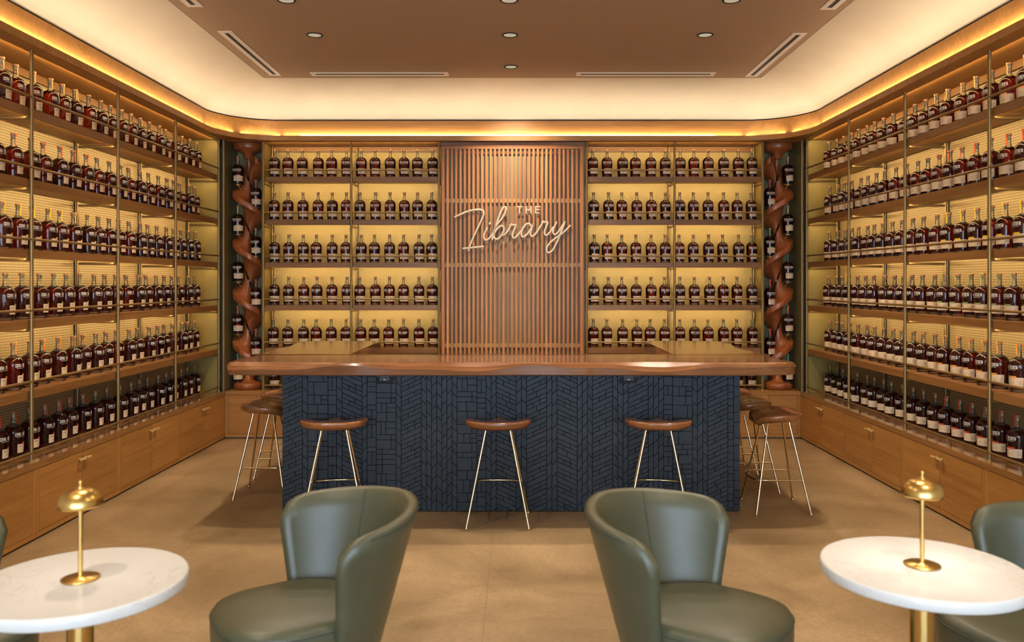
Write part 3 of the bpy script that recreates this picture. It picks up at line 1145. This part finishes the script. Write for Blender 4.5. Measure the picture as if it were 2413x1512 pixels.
caps([(1268, 122, 1376, 144), (1311, 144, 1333, 264)])
caps([(1434, 122, 1455, 264), (1527, 122, 1548, 264), (1455, 181, 1527, 202)])
caps([(1615, 122, 1637, 264), (1637, 122, 1714, 143), (1637, 181, 1706, 201), (1637, 243, 1700, 264)])
mb = MB()
for zx, zy in ((400, 780), (640, 240), (860, 560), (1240, 520), (1550, 560), (1850, 460), (2120, 590), (1322, 200), (1445, 150), (1538, 230), (1626, 200)):
    p = sg(zx, zy)
    mb.cyl((p[0], YSG + 0.003, p[2]), (p[0], YS - 0.0005, p[2]), 0.003, n=6)
obj('standoff', mb.mesh('standoff', M['signcream']), sign)['kind'] = 'stuff'

# ------------------------------------------------------------------ the bar
YBF, XBH = 5.809, 1.6155
ZSB, ZST = 0.991, 1.0765
bar = thing('bar_counter', 'bar counter clad in ink-blue wood blocks laid in mixed chevrons', 'bar', (0, 6.4, 0))
core = MB()
core.box(-XBH + 0.012, XBH - 0.012, YBF + 0.014, 6.10, 0.0, ZSB - 0.0005)
core.box(-XBH + 0.012, -1.25, 6.10, 7.45, 0.0, ZSB - 0.0005)
core.box(XBH - 0.012, 1.25, 6.10, 7.45, 0.0, ZSB - 0.0005)
obj('body', core.mesh('body', M['darkgap']), bar)


def z3(v):
    return ((640 + v / 3.979) - 1201.5) / 1079.0 * 2 * XBH


def z4(v):
    return ((1200 + v / 3.979) - 1201.5) / 1079.0 * 2 * XBH


cols = [('WU', z3(90), z3(278)), ('ND', z3(278), z3(326)), ('B', z3(326), z3(517)), ('B', z3(517), z3(598)), ('ND', z3(598), z3(648)), ('WD', z3(648), z3(836)), ('NU', z3(836), z3(884)),
        ('B', z3(884), z3(970)), ('B', z3(970), z3(1155)), ('ND', z3(1155), z3(1203)), ('WU', z3(1203), z3(1392)), ('ND', z3(1392), z3(1440)), ('ND', z3(1440), z3(1488)), ('NU', z3(1488), z3(1536)),
        ('ND', z3(1536), z3(1584)), ('NU', z3(1584), z3(1632)), ('NU', z3(1632), z3(1680)), ('ND', z3(1680), z3(1727)), ('B', z3(1727), z3(1913)), ('B', z3(1913), z3(1998)), ('ND', z3(1998), z3(2046)),
        ('NU', z3(2046), z3(2094)), ('WD', z3(2094), z4(53)), ('NU', z4(53), z4(102)), ('ND', z4(102), z4(150)), ('WU', z4(150), z4(338)), ('NU', z4(338), z4(388)), ('NU', z4(388), z4(436)),
        ('WD', z4(436), z4(625)), ('NU', z4(625), z4(672)), ('NU', z4(672), z4(722)), ('ND', z4(722), z4(768)), ('WU', z4(768), z4(957)), ('ND', z4(957), z4(1006)), ('ND', z4(1006), z4(1055)),
        ('NU', z4(1055), z4(1102)), ('WU', z4(1102), z4(1292)), ('NU', z4(1292), z4(1340)), ('NU', z4(1340), z4(1388)), ('NU', z4(1388), z4(1436)), ('B', z4(1436), z4(1520)), ('B', z4(1520), z4(1705)),
        ('ND', z4(1705), z4(1753)), ('NU', z4(1753), z4(1803)), ('ND', z4(1803), z4(1848)), ('WU', z4(1848), z4(2038)), ('S', z4(2038), z4(2092)), ('S', z4(2092), z4(2155))]
cols[0] = ('WU', -XBH, cols[0][2])
cols[-1] = ('S', cols[-1][1], XBH)
TZ0, TZ1 = 0.004, ZSB - 0.002


def clip(poly, zc, keep_above):
    out = []
    for (x0, z0), (x1, z1) in zip(poly, poly[1:] + poly[:1]):
        i0 = z0 >= zc if keep_above else z0 <= zc
        i1 = z1 >= zc if keep_above else z1 <= zc
        if i0:
            out.append((x0, z0))
        if i0 != i1:
            t = (zc - z0) / (z1 - z0)
            out.append((x0 + (x1 - x0) * t, zc))
    return out


def inset(poly, d):
    """convex, counter-clockwise"""
    n = len(poly)
    lines = []
    for i in range(n):
        (x0, z0), (x1, z1) = poly[i], poly[(i + 1) % n]
        ex, ez = x1 - x0, z1 - z0
        l = math.hypot(ex, ez)
        if l < 1e-6:
            return None
        nx, nz = -ez / l, ex / l
        lines.append((x0 + nx * d, z0 + nz * d, ex / l, ez / l))
    out = []
    for i in range(n):
        x0, z0, ux, uz = lines[i - 1]
        x1, z1, vx, vz = lines[i]
        den = ux * vz - uz * vx
        if abs(den) < 1e-6:
            out.append((x1, z1))
            continue
        t = ((x1 - x0) * vz - (z1 - z0) * vx) / den
        out.append((x0 + ux * t, z0 + uz * t))
    return out


def area(p):
    return 0.5 * sum(x0 * z1 - x1 * z0 for (x0, z0), (x1, z1) in zip(p, p[1:] + p[:1]))


rt = random.Random(3)
polys = []


def put(poly):
    poly = clip(clip(poly, TZ0, True), TZ1, False)
    q = []
    for p in poly:
        if not q or math.hypot(p[0] - q[-1][0], p[1] - q[-1][1]) > 0.001:
            q.append(p)
    if len(q) > 2 and math.hypot(q[0][0] - q[-1][0], q[0][1] - q[-1][1]) < 0.001:
        q.pop()
    if len(q) < 3:
        return
    if area(q) < 0:
        q = q[::-1]
    if area(q) < 1.2e-4:
        return
    q = inset(q, 0.0013)
    if q and area(q) > 6e-5:
        polys.append(q)


for typ, x0, x1 in cols:
    w = x1 - x0
    if typ in ('WU', 'WD'):
        m_ = 0.455 if typ == 'WU' else -0.455
        z = -0.09 - rt.uniform(0, 0.03)
        if m_ < 0:
            z += 0.07
        k = rt.randrange(3)
        while z < TZ1 + 0.09:
            h = 0.040 if k % 3 == 0 else 0.031
            cuts = {0: [0, 1], 1: [0, 0.33, 0.67, 1] if rt.random() < 0.25 else [0, 0.36, 1], 2: [0, 0.66, 1]}[k % 3]
            if k % 3 == 0 and rt.random() < 0.12:
                cuts = [0, 0.5, 1]
            for a, b in zip(cuts, cuts[1:]):
                xa, xb = x0 + a * w, x0 + b * w
                put([(xa, z + m_ * a * w), (xb, z + m_ * b * w), (xb, z + h + m_ * b * w), (xa, z + h + m_ * a * w)])
            z += h
            k += 1
    elif typ in ('NU', 'ND'):
        m_ = 0.95 if typ == 'NU' else -0.95
        z = -0.05 - rt.uniform(0, 0.08)
        while z < TZ1 + 0.05:
            h = rt.choice((0.070, 0.082, 0.082, 0.092))
            put([(x0, z), (x1, z + m_ * w), (x1, z + h + m_ * w), (x0, z + h)])
            z += h
    elif typ == 'B':
        z = 0.0
        while z < TZ1:
            h = rt.choice((0.036, 0.036, 0.066, 0.066, 0.092))
            if w > 0.1:
                if h > 0.05 and rt.random() < 0.6:
                    c = rt.choice((0.48, 0.52, 0.66))
                    if rt.random() < 0.5:      # two uprights beside a pair of flats
                        put([(x0, z), (x0 + c * w / 2, z), (x0 + c * w / 2, z + h), (x0, z + h)])
                        put([(x0 + c * w / 2, z), (x0 + c * w, z), (x0 + c * w, z + h), (x0 + c * w / 2, z + h)])
                        put([(x0 + c * w, z), (x1, z), (x1, z + h / 2), (x0 + c * w, z + h / 2)])
                        put([(x0 + c * w, z + h / 2), (x1, z + h / 2), (x1, z + h), (x0 + c * w, z + h)])
                    else:
                        put([(x0, z), (x0 + c * w, z), (x0 + c * w, z + h), (x0, z + h)])
                        put([(x0 + c * w, z), (x1, z), (x1, z + h), (x0 + c * w, z + h)])
                else:
                    c = rt.choice((0.3, 0.5, 0.75))
                    put([(x0, z), (x0 + c * w, z), (x0 + c * w, z + h), (x0, z + h)])
                    put([(x0 + c * w, z), (x1, z), (x1, z + h), (x0 + c * w, z + h)])
            else:
                if h > 0.05 and rt.random() < 0.5:
                    put([(x0, z), (x0 + w / 2, z), (x0 + w / 2, z + h), (x0, z + h)])
                    put([(x0 + w / 2, z), (x1, z), (x1, z + h), (x0 + w / 2, z + h)])
                else:
                    put([(x0, z), (x1, z), (x1, z + h), (x0, z + h)])
            z += h
    else:
        z = -0.02
        while z < TZ1:
            h = rt.choice((0.05, 0.07, 0.11)) if w > 0.044 else 0.048
            put([(x0, z), (x1, z), (x1, z + h), (x0, z + h)])
            z += h


def tile_block(mb, q, proud):
    """one wooden block on the bar front with a small eased edge"""
    f = inset(q, 0.0012) or q
    n = len(q)
    y0, y1, y2 = YBF + 0.0135, YBF + 0.0025 - proud, YBF + 0.0010 - proud
    vs_ = [(x, y0, z) for x, z in q] + [(x, y1, z) for x, z in q] + [(x, y2, z) for x, z in f]
    fs = [(i, (i + 1) % n, n + (i + 1) % n, n + i) for i in range(n)] + [(n + i, n + (i + 1) % n, 2 * n + (i + 1) % n, 2 * n + i) for i in range(n)]
    fs.append(tuple(range(2 * n, 3 * n)))
    mb.add(vs_, fs)


polys.sort(key=lambda p: -area(p))
rest = MB()
for i, q in enumerate(polys):
    pr = rt.uniform(0.0, 0.0035)
    if i < 298:
        mb = MB()
        tile_block(mb, q, pr)
        obj('tile', mb.mesh('tile', M['tile']), bar)
    else:
        tile_block(rest, q, pr)
for s in (-1, 1):        # plain courses on the two ends
    z = 0.004
    j = 0
    while z < TZ1 - 0.02:
        h = min(0.066, TZ1 - z)
        y = YBF + 0.016 - (0.10 if j % 2 else 0.0)
        while y < 7.45:
            ya, yb = max(y, YBF + 0.0145), min(y + 0.2, 7.45)
            if yb - ya > 0.01:
                rest.box(s * (XBH - 0.0115), s * (XBH - 0.0005), ya + 0.0013, yb - 0.0013, z + 0.0013, z + h - 0.0013)
            y += 0.2
        z += h
        j += 1
ro = obj('tile', fix_normals(rest.mesh('tile', M['tile'])), bar)
ro['kind'] = 'stuff'
for o in list(bar.children):
    if o.name.startswith('tile') and o is not ro:
        bm = bmesh.new()
        bm.from_mesh(o.data)
        bmesh.ops.recalc_face_normals(bm, faces=bm.faces)
        bm.to_mesh(o.data)
        bm.free()

# live-edge top: three slabs
btop = thing('live_edge_counter', 'thick glossy walnut bar top with a wavy live edge', 'countertop', (0, 6.4, ZSB))


def slab(outline, mat):
    """outline: (x, y, live 0..1) counter-clockwise; live edges get an uneven sloping shoulder"""
    n = len(outline)
    r0, r1, r2, r3, r4 = [], [], [], [], []
    acc = 0.0
    for i in range(n):
        x, y, lv = outline[i]
        xa, ya, _ = outline[i - 1]
        xb, yb, _ = outline[(i + 1) % n]
        tx, ty = xb - xa, yb - ya
        l = math.hypot(tx, ty) or 1.0
        nx, ny = ty / l, -tx / l         # outward for ccw
        acc += math.hypot(x - xa, y - ya)
        wv = 0.5 + 0.5 * math.sin(acc * 4.6 + 0.6) * 0.75 + 0.18 * math.sin(acc * 10.3 + 2.0)
        wv = max(0.0, min(1.0, wv))
        a = lv * (0.022 + 0.055 * wv)
        b = lv * (0.005 + 0.010 * wv)
        dz = lv * (0.004 + 0.042 * wv)
        r0.append((x - nx * a, y - ny * a, ZST))
        r1.append((x - nx * b * 1.6, y - ny * b * 1.6, ZST - dz * 0.62 - 0.0005))
        r2.append((x, y, ZST - dz - 0.012 * lv - 0.001))
        r3.append((x - nx * 0.006 * lv, y - ny * 0.006 * lv, ZSB + 0.006))
        r4.append((x - nx * (0.003 + 0.010 * lv), y - ny * (0.003 + 0.010 * lv), ZSB))
    mb = MB()
    rings = [r0, r1, r2, r3, r4]
    for a, b in zip(rings, rings[1:]):
        mb.grid([b, a], smooth=True, closed_u=True)
    mb.add(r0, [tuple(range(n))])
    mb.add(r4, [tuple(range(n - 1, -1, -1))])
    return mb.mesh('slab', mat)


def wavy(t, amp, ph):
    return amp * (math.sin(t * 3.3 + ph) + 0.6 * math.sin(t * 7.7 + 1.7 * ph)) * 0.6


front = []
NX = 96
for i in range(NX + 1):
    x = -1.915 + 3.83 * i / NX
    ends = min(1.0, min(i, NX - i) / 7.0)
    front.append((x, 5.52 + wavy(x, 0.014, 0.4) + 0.045 * (1 - ends) ** 2, 1.0))
for i in range(1, 18):
    y = 5.59 + (6.198 - 5.59) * i / 17.0
    front.append((1.938 + wavy(y, 0.02, 1.1), y, 1.0 if i < 17 else 1.0))
front += [(1.30, 6.2, 0), (1.215, 6.2, 0), (0.6, 6.2, 0), (0, 6.2, 0), (-0.6, 6.2, 0), (-1.215, 6.2, 0), (-1.30, 6.2, 0)]
for i in range(17, 0, -1):
    y = 5.59 + (6.198 - 5.59) * i / 17.0
    front.append((-1.952 + wavy(y, 0.02, 2.3), y, 1.0))
obj('slab', slab(front, M['walnutX']), btop)
for s in (-1, 1):
    ol = []
    pts = []
    for i in range(33):
        y = 6.2025 + (7.555 - 6.2025) * i / 32.0
        base = (1.938 if s > 0 else 1.952)
        x = base + (wavy(y, 0.02, 1.1) if s > 0 else -wavy(y, 0.02, 2.3))
        x -= 0.05 * max(0.0, (i - 27) / 5.0) ** 2
        pts.append((s * x, y, 1.0))
    ol = [(s * 1.215, 7.585, 0), (s * 1.215, 6.9, 0), (s * 1.215, 6.2025, 0), (s * 1.55, 6.2025, 0)] + pts + [(s * 1.80, 7.583, 0.3), (s * 1.55, 7.585, 0)]
    if s < 0:
        ol = ol[::-1]
    obj('slab', slab(ol, M['walnutY']), btop)

# black power outlets under the bar top
for x, lab in ((-0.89, 'black power outlet under the bar top, near the first front stool'), (0.828, 'black power outlet under the bar top, above the third front stool')):
    t = thing('power_outlet', lab, 'outlet', (x, YBF, 0.937), 0, 'power outlets on the bar front')
    mb = MB().box(-0.058, 0.058, -0.016, -0.003, -0.027, 0.052)
    obj('plate', mb.mesh('plate', M['black']), t, True)
    obj('socket', bx(-0.036, 0.036, -0.019, -0.0165, -0.012, 0.044).mesh('socket', plain('charcoal_socket', (0.03, 0.03, 0.033), 0.5)), t, True)
    obj('screw', MB().cyl((-0.050, -0.0165, 0.020), (-0.050, -0.018, 0.020), 0.003, n=8).mesh('screw', M['print']), t, True)
    obj('screw', MB().cyl((0.050, -0.0165, 0.020), (0.050, -0.018, 0.020), 0.003, n=8).mesh('screw', M['print']), t, True)
    obj('indicator', bx(-0.008, 0.008, -0.0205, -0.0192, -0.007, -0.001).mesh('indicator', M['print']), t, True)

# ------------------------------------------------------------------ bar stools
def seat_mesh():
    """tractor seat, sitter faces +y: low thigh hollows at +y with a pommel between, raised rim at -y"""
    NA, NR = 48, 9
    rx, ry, e = 0.222, 0.172, 2.5

    def out(t):
        c, s = math.cos(t), math.sin(t)
        k = (abs(c) ** e + abs(s) ** e) ** (-1 / e)
        return rx * k * c, ry * k * s

    def ztop(u, v):
        x, y = u * rx, v * ry
        rr = min(1.0, math.hypot(u, v))
        rim = 0.020 * max(0.0, rr - 0.30) ** 1.6 * (1.0 if v < 0.1 else max(0.35, 1.0 - 0.7 * v))
        front = max(0.0, v)
        hollow = -0.030 * front * math.exp(-((abs(u) - 0.42) / 0.26) ** 2)
        pommel = 0.006 * front * math.exp(-(u / 0.2) ** 2)
        side = 0.008 * max(0.0, abs(u) - 0.5) ** 1.2
        return 0.682 + rim + hollow + pommel + side - 0.010 * front
    rows = []
    for k in range(NR + 1):
        f = k / NR
        row = []
        for i in range(NA):
            x, y = out(2 * PI * i / NA)
            row.append((x * f, y * f, ztop(x * f / rx, y * f / ry)) if k else (0, 0, ztop(0, 0)))
        rows.append(row)
    edge = rows[-1]
    for f, dz in ((1.012, -0.008), (1.010, -0.020), (0.97, -0.036), (0.86, -0.050), (0.60, -0.056), (0.02, -0.058)):
        row = []
        for i in range(NA):
            x, y, z = edge[i]
            zz = min(z, 0.70) + dz
            if f < 0.99:
                zz = zz * f + (0.684 + dz) * (1 - f) if f > 0.8 else 0.636 + (0.01 if f > 0.5 else 0)
            row.append((x * f, y * f, zz))
        rows.append(row)
    mb = MB()
    mb.grid(rows, smooth=True, closed_u=True)
    return fix_normals(mb.mesh('seat', M['seatwood']))


SEAT = seat_mesh()
STOOL_PARTS = [('seat', SEAT)]
FX, FY, TX, TY, ZS = 0.205, 0.188, 0.078, 0.070, 0.648
for sx_ in (-1, 1):
    for sy_ in (-1, 1):
        mb = MB().cyl((sx_ * TX, sy_ * TY, ZS), (sx_ * FX, sy_ * FY, 0.012), 0.0072, n=12)
        mb.lathe([(0.0095, 0), (0.0105, 0.004), (0.0105, 0.014), (0.0078, 0.018)], 12, (sx_ * FX, sy_ * FY, 0.0005), cap0=True)
        STOOL_PARTS.append(('leg', mb.mesh('leg', M['chromebrass'])))


def legxy(z):
    f = (ZS - z) / (ZS - 0.012)
    return TX + (FX - TX) * f, TY + (FY - TY) * f


zf = 0.235
lx, ly = legxy(zf)
path = [(-lx, -ly, zf), (-lx - 0.002, 0, zf), (-lx - 0.004, ly * 0.6, zf), (-lx, ly + 0.012, zf), (-lx * 0.75, ly + 0.038, zf), (-lx * 0.4, ly + 0.048, zf), (0, ly + 0.052, zf),
        (lx * 0.4, ly + 0.048, zf), (lx * 0.75, ly + 0.038, zf), (lx, ly + 0.012, zf), (lx + 0.004, ly * 0.6, zf), (lx + 0.002, 0, zf), (lx, -ly, zf)]
STOOL_PARTS.append(('footrest', MB().tube(path, 0.0062, 10).mesh('footrest', M['chromebrass'])))
STOOL_PARTS.append(('mount_plate', bx(-0.10, 0.10, -0.09, 0.09, 0.631, 0.6365).mesh('mount_plate', M['black'])))


def stool(x, y, rz, label):
    t = thing('bar_stool', label, 'stool', (x, y, 0), rz, 'bar stools around the bar')
    for nme, me_ in STOOL_PARTS:
        obj(nme, me_, t, True)


stool(-1.194, 5.57, math.radians(9), 'bar stool with walnut saddle seat at the bar front, behind the left green chair')
stool(-0.086, 5.565, 0.0, 'bar stool with walnut saddle seat standing alone at the middle of the bar front')
stool(0.996, 5.565, math.radians(-9), 'bar stool with walnut saddle seat at the bar front, behind the right green chair')
stool(1.895, 5.91, PI / 2 - 0.02, 'front bar stool of the three along the right end of the bar')
stool(1.845, 6.47, PI / 2 + 0.05, 'middle bar stool of the three along the right end of the bar')
stool(1.86, 7.06, PI / 2, 'rear bar stool of the three along the right end of the bar')
stool(-1.875, 6.29, -PI / 2 + 0.03, 'front bar stool at the left end of the bar')
stool(-1.915, 6.91, -PI / 2, 'rear bar stool at the left end of the bar')

# ------------------------------------------------------------------ green leather chairs
SEAM_U = 0.37


def chair_parts():
    """local: sitter faces +x; the wing corners lie on x = 0"""
    TH = 0.048
    PM = 1.638
    NU_, NV = 36, 10
    z0 = 0.150

    def ztop(u):
        z = 0.795 - 0.050 * abs(u) ** 1.2
        a = abs(u)
        if a > 0.80:
            q = (a - 0.80) / 0.20
            z -= 0.060 * (1 - math.sqrt(max(0.0, 1 - q * q)))
        return z

    def pt(u, v, off):
        z = z0 + v * (ztop(u) - z0)
        b = 0.2456 + 0.2121 * (z - 0.46) + off
        a = 0.2428 + 0.2976 * (z - 0.47) + off
        lean = 0.0
        ph = u * (PM - 0.10 * (1 - min(1.0, max(0.0, (z - 0.2) / 0.45))))
        return (-a * math.cos(ph) + lean, b * math.sin(ph), z)
    inner = [[pt(-1 + 2 * i / NU_, j / NV, 0.0) for i in range(NU_ + 1)] for j in range(NV + 1)]
    outer = [[pt(-1 + 2 * i / NU_, j / NV, TH) for i in range(NU_ + 1)] for j in range(NV + 1)]
    mid_top = [tuple((a[k] + b[k]) / 2 + (0.010 if k == 2 else 0) for k in range(3)) for a, b in zip(inner[-1], outer[-1])]
    mb = MB()
    mb.grid([r[::-1] for r in inner])
    mb.grid(outer)
    mb.grid([outer[-1], mid_top, inner[-1]])
    mb.grid([inner[0], outer[0]])
    for c in (0, NU_):
        col_i = [r[c] for r in inner]
        col_o = [r[c] for r in outer]
        mid = [(0.5 * (a[0] + b[0]) + 0.014, 0.5 * (a[1] + b[1]), 0.5 * (a[2] + b[2])) for a, b in zip(col_i, col_o)]
        mid[-1] = (mid_top[c][0] + 0.006, mid_top[c][1], mid_top[c][2] - 0.004)
        mb.grid([col_i, mid, col_o])
        mb.add([col_i[-1], mid_top[c], col_o[-1], mid[-1]], [(0, 1, 2, 3)], 0, True)
    shell = fix_normals(mb.mesh('backrest', M['leather']))
    parts = [('backrest', shell)]
    for us_ in (-SEAM_U, SEAM_U):
        seam = MB().tube([pt(us_, 0.46 + 0.54 * k / 20, -0.0008) for k in range(21)], 0.0022, 6).mesh('seam', M['piping'])
        parts.append(('seam', seam))
    rim = []
    for i in range(3, NU_ - 2):
        rim.append(pt(-1 + 2 * i / NU_, 0.985, TH + 0.001))
    parts.append(('piping', MB().tube(rim, 0.0028, 6).mesh('piping', M['piping'])))
    # seat
    NA = 56

    def ol(t, k):
        c, s_ = math.cos(t), math.sin(t)
        e = 3.0
        q = (abs(c) ** e + abs(s_) ** e) ** (-1 / e)
        x, y = q * c, q * s_
        x = 0.075 + x * 0.280 * k
        wfac = 0.258 if x > 0 else 0.258 - 0.075 * min(1.0, -x / 0.20)
        return x, y * wfac * k
    rows = []
    for f, z in ((0.0005, 0.472), (0.35, 0.470), (0.65, 0.466), (0.86, 0.458), (0.95, 0.448), (0.992, 0.430), (1.0, 0.405), (0.995, 0.34), (0.97, 0.25), (0.93, 0.16), (0.90, 0.145), (0.0005, 0.145)):
        rows.append([(*ol(2 * PI * i / NA, f), z) for i in range(NA)])
    mb = MB()
    mb.grid(rows, smooth=True, closed_u=True)
    parts.append(('seat', fix_normals(mb.mesh('seat', M['leather']))))
    mb = MB()
    mb.tube([(*ol(2 * PI * i / NA, 0.999), 0.425) for i in range(NA)], 0.0025, 6, closed=True)
    parts.append(('seat_piping', mb.mesh('seat_piping', M['piping'])))
    mb = MB()
    mb.lathe([(0.19, 0.0005), (0.20, 0.006), (0.20, 0.016), (0.05, 0.026), (0.035, 0.05), (0.035, 0.145)], 32, (0.03, 0, 0), cap0=True, cap1=True)
    parts.append(('base', mb.mesh('base', M['satinbrass'])))
    return parts


CHAIR = chair_parts()


def chair(x, y, fx, fy, label):
    t = thing('lounge_chair', label, 'chair', (x, y, 0), math.atan2(fy, fx), 'green leather chairs')
    for nme, me_ in CHAIR:
        obj(nme, me_, t, True)


chair(-0.7068, 3.0362, math.cos(-2.5686), math.sin(-2.5686), 'green leather barrel chair turned towards the left marble table')
chair(0.6646, 2.998, math.cos(-0.6202), math.sin(-0.6202), 'green leather barrel chair turned towards the right marble table')
chair(1.895, 2.86, -0.97, -0.24, 'green leather barrel chair cut by the right edge, behind the marble table')
chair(-1.985, 2.78, 0.97, -0.24, 'green leather barrel chair mostly hidden at the left edge of the picture')

# ------------------------------------------------------------------ marble tables and lamps
TABLE_Z = 0.74


def table_and_lamp(x, y, side, energy):
    t = thing('side_table', 'round white marble table on a brass column beside the %s green chair' % side, 'table', (x, y, 0), 0, 'marble tables')
    mb = MB().lathe([(0.02, -0.036), (0.292, -0.036), (0.297, -0.034), (0.300, -0.030), (0.300, -0.006), (0.298, -0.002), (0.294, 0.0)], 72, (0, 0, TABLE_Z), cap0=True, cap1=True)
    obj('table_top', mb.mesh('table_top', M['marble']), t, True)
    obj('column', MB().lathe([(0.037, 0.018), (0.037, TABLE_Z - 0.0365)], 36).mesh('column', M['brass']), t, True)
    obj('foot', MB().lathe([(0.195, 0.0005), (0.20, 0.004), (0.20, 0.012), (0.19, 0.018), (0.03, 0.019)], 48, cap0=True).mesh('foot', M['brass']), t, True)
    l = thing('table_lamp', 'small brass mushroom lamp on the %s marble table' % side, 'lamp', (x, y, TABLE_Z + 0.0005), 0, 'brass table lamps')
    obj('base', MB().lathe([(0.052, 0), (0.053, 0.001), (0.053, 0.0045), (0.050, 0.006), (0.010, 0.0075), (0.0075, 0.012)], 40, cap0=True).mesh('base', M['satinbrass']), l, True)
    obj('pole', MB().lathe([(0.0068, 0.008), (0.0068, 0.262)], 16).mesh('pole', M['satinbrass']), l, True)
    mb = MB().lathe([(0.0595, 0.216), (0.0615, 0.217), (0.0622, 0.224), (0.0600, 0.237), (0.053, 0.251), (0.042, 0.261), (0.028, 0.267), (0.010, 0.2695)], 40)
    mb.lathe([(0.010, 0.2655), (0.027, 0.263), (0.040, 0.257), (0.050, 0.248), (0.0565, 0.236), (0.0592, 0.224), (0.0595, 0.216)], 40)
    obj('shade', mb.mesh('shade', M['satinbrass']), l, True)
    obj('finial', MB().lathe([(0.0105, 0.2690), (0.0105, 0.2735), (0.005, 0.2745), (0.0042, 0.280), (0.0062, 0.284), (0.0060, 0.290), (0.0030, 0.293)], 16, cap1=True).mesh('finial', M['satinbrass']), l, True)
    obj('bulb', MB().lathe([(0.0075, 0.252), (0.022, 0.252), (0.024, 0.246), (0.022, 0.240), (0.0075, 0.240)], 24).mesh('bulb', M['bulb']), l, True)
    for k in range(3):
        a = 2 * PI * k / 3 + 0.5
        d = bpy.data.lights.new('lamp_light', 'POINT')
        d.energy = energy / 3
        d.color = (1.0, 0.90, 0.74)
        d.shadow_soft_size = 0.008
        o = bpy.data.objects.new('lamp_light', d)
        COL.objects.link(o)
        o.parent = l
        o.location = (0.033 * math.cos(a), 0.033 * math.sin(a), 0.232)


table_and_lamp(-1.254, 2.439, 'left', 0.6)
table_and_lamp(1.297, 2.556, 'right', 2.6)

# ------------------------------------------------------------------ ceiling fittings
def slot(x0, x1, y0, y1, label):
    t = thing('slot_diffuser', label, 'vent', ((x0 + x1) / 2, (y0 + y1) / 2, ZC), 0, 'slot diffusers in the ceiling')
    z0, z1 = ZC - 0.005, ZC - 0.0005
    e = 0.040
    mb = MB()
    mb.box(x0, x1, y0, y0 + e, z0, z1)
    mb.box(x0, x1, y1 - e, y1, z0, z1)
    mb.box(x0, x0 + e, y0 + e, y1 - e, z0, z1)
    mb.box(x1 - e, x1, y0 + e, y1 - e, z0, z1)
    obj('frame', mb.mesh('frame', M['vent']), t)
    obj('slot', bx(x0 + e, x1 - e, y0 + e, y1 - e, z0 + 0.002, z1).mesh('slot', M['black']), t)


slot(-2.324, -2.211, 6.50, 7.89, 'long ceiling slot vent over the left racks, nearer the back wall')
slot(2.236, 2.352, 6.55, 7.93, 'long ceiling slot vent over the right racks, nearer the back wall')
slot(-2.324, -2.211, 4.50, 5.92, 'ceiling slot vent cut by the top edge, left side')
slot(2.236, 2.352, 4.55, 5.98, 'ceiling slot vent cut by the top edge, right side')
slot(-1.918, -0.609, 7.776, 7.904, 'ceiling slot vent along the back cove, left of centre')
slot(0.607, 1.925, 7.776, 7.904, 'ceiling slot vent along the back cove, right of centre')


def downlight(x, y, label, energy=E_DOWN, aim=None, cone=118):
    t = thing('downlight', label, 'downlight', (x, y, ZC), 0, 'round ceiling downlights')
    obj('trim_ring', MB().lathe([(0.052, -0.002), (0.055, -0.006), (0.064, -0.005), (0.066, -0.0005)], 32).mesh('trim_ring', M['darkgap']), t, True)
    obj('lens', MB().lathe([(0.003, -0.0025), (0.053, -0.0025)], 32, cap0=False).mesh('lens', M['lens']), t, True)
    d = bpy.data.lights.new('downlight_lamp', 'SPOT')
    d.energy = energy
    d.color = SPOT
    d.spot_size = math.radians(cone)
    d.spot_blend = 0.9
    d.shadow_soft_size = 0.04
    o = bpy.data.objects.new('downlight_lamp', d)
    COL.objects.link(o)
    o.parent = t
    o.location = (0, 0, -0.03)
    if aim is not None:
        v = Vector(aim) - Vector((x, y, ZC - 0.03))
        o.rotation_euler = v.to_track_quat('-Z', 'Y').to_euler()


rows_ = [(6.60, 'second row from the back'), (5.785, 'row cut by the top edge')]
for y, rn in rows_:
    for x, cn in ((-1.58, 'left'), (-0.014, 'middle'), (1.55, 'right')):
        downlight(x, y, 'round ceiling downlight, %s one of the %s' % (cn, rn))
downlight(-0.013, 7.576, 'round ceiling downlight alone in front of the slat panel', E_WASH, (0.05, 8.58, 2.45), 75)
for y in (3.6, 1.6):
    for x in (-1.58, 1.55):
        d = bpy.data.lights.new('downlight_lamp', 'SPOT')
        d.energy = E_DOWN * 0.8
        d.color = SPOT
        d.spot_size = math.radians(118)
        d.spot_blend = 0.9
        d.shadow_soft_size = 0.04
        o = bpy.data.objects.new('downlight_lamp', d)
        COL.objects.link(o)
        o.location = (x, y, ZC - 0.03)
print('bottles', N_BOTTLES[0], 'tiles', len(polys))
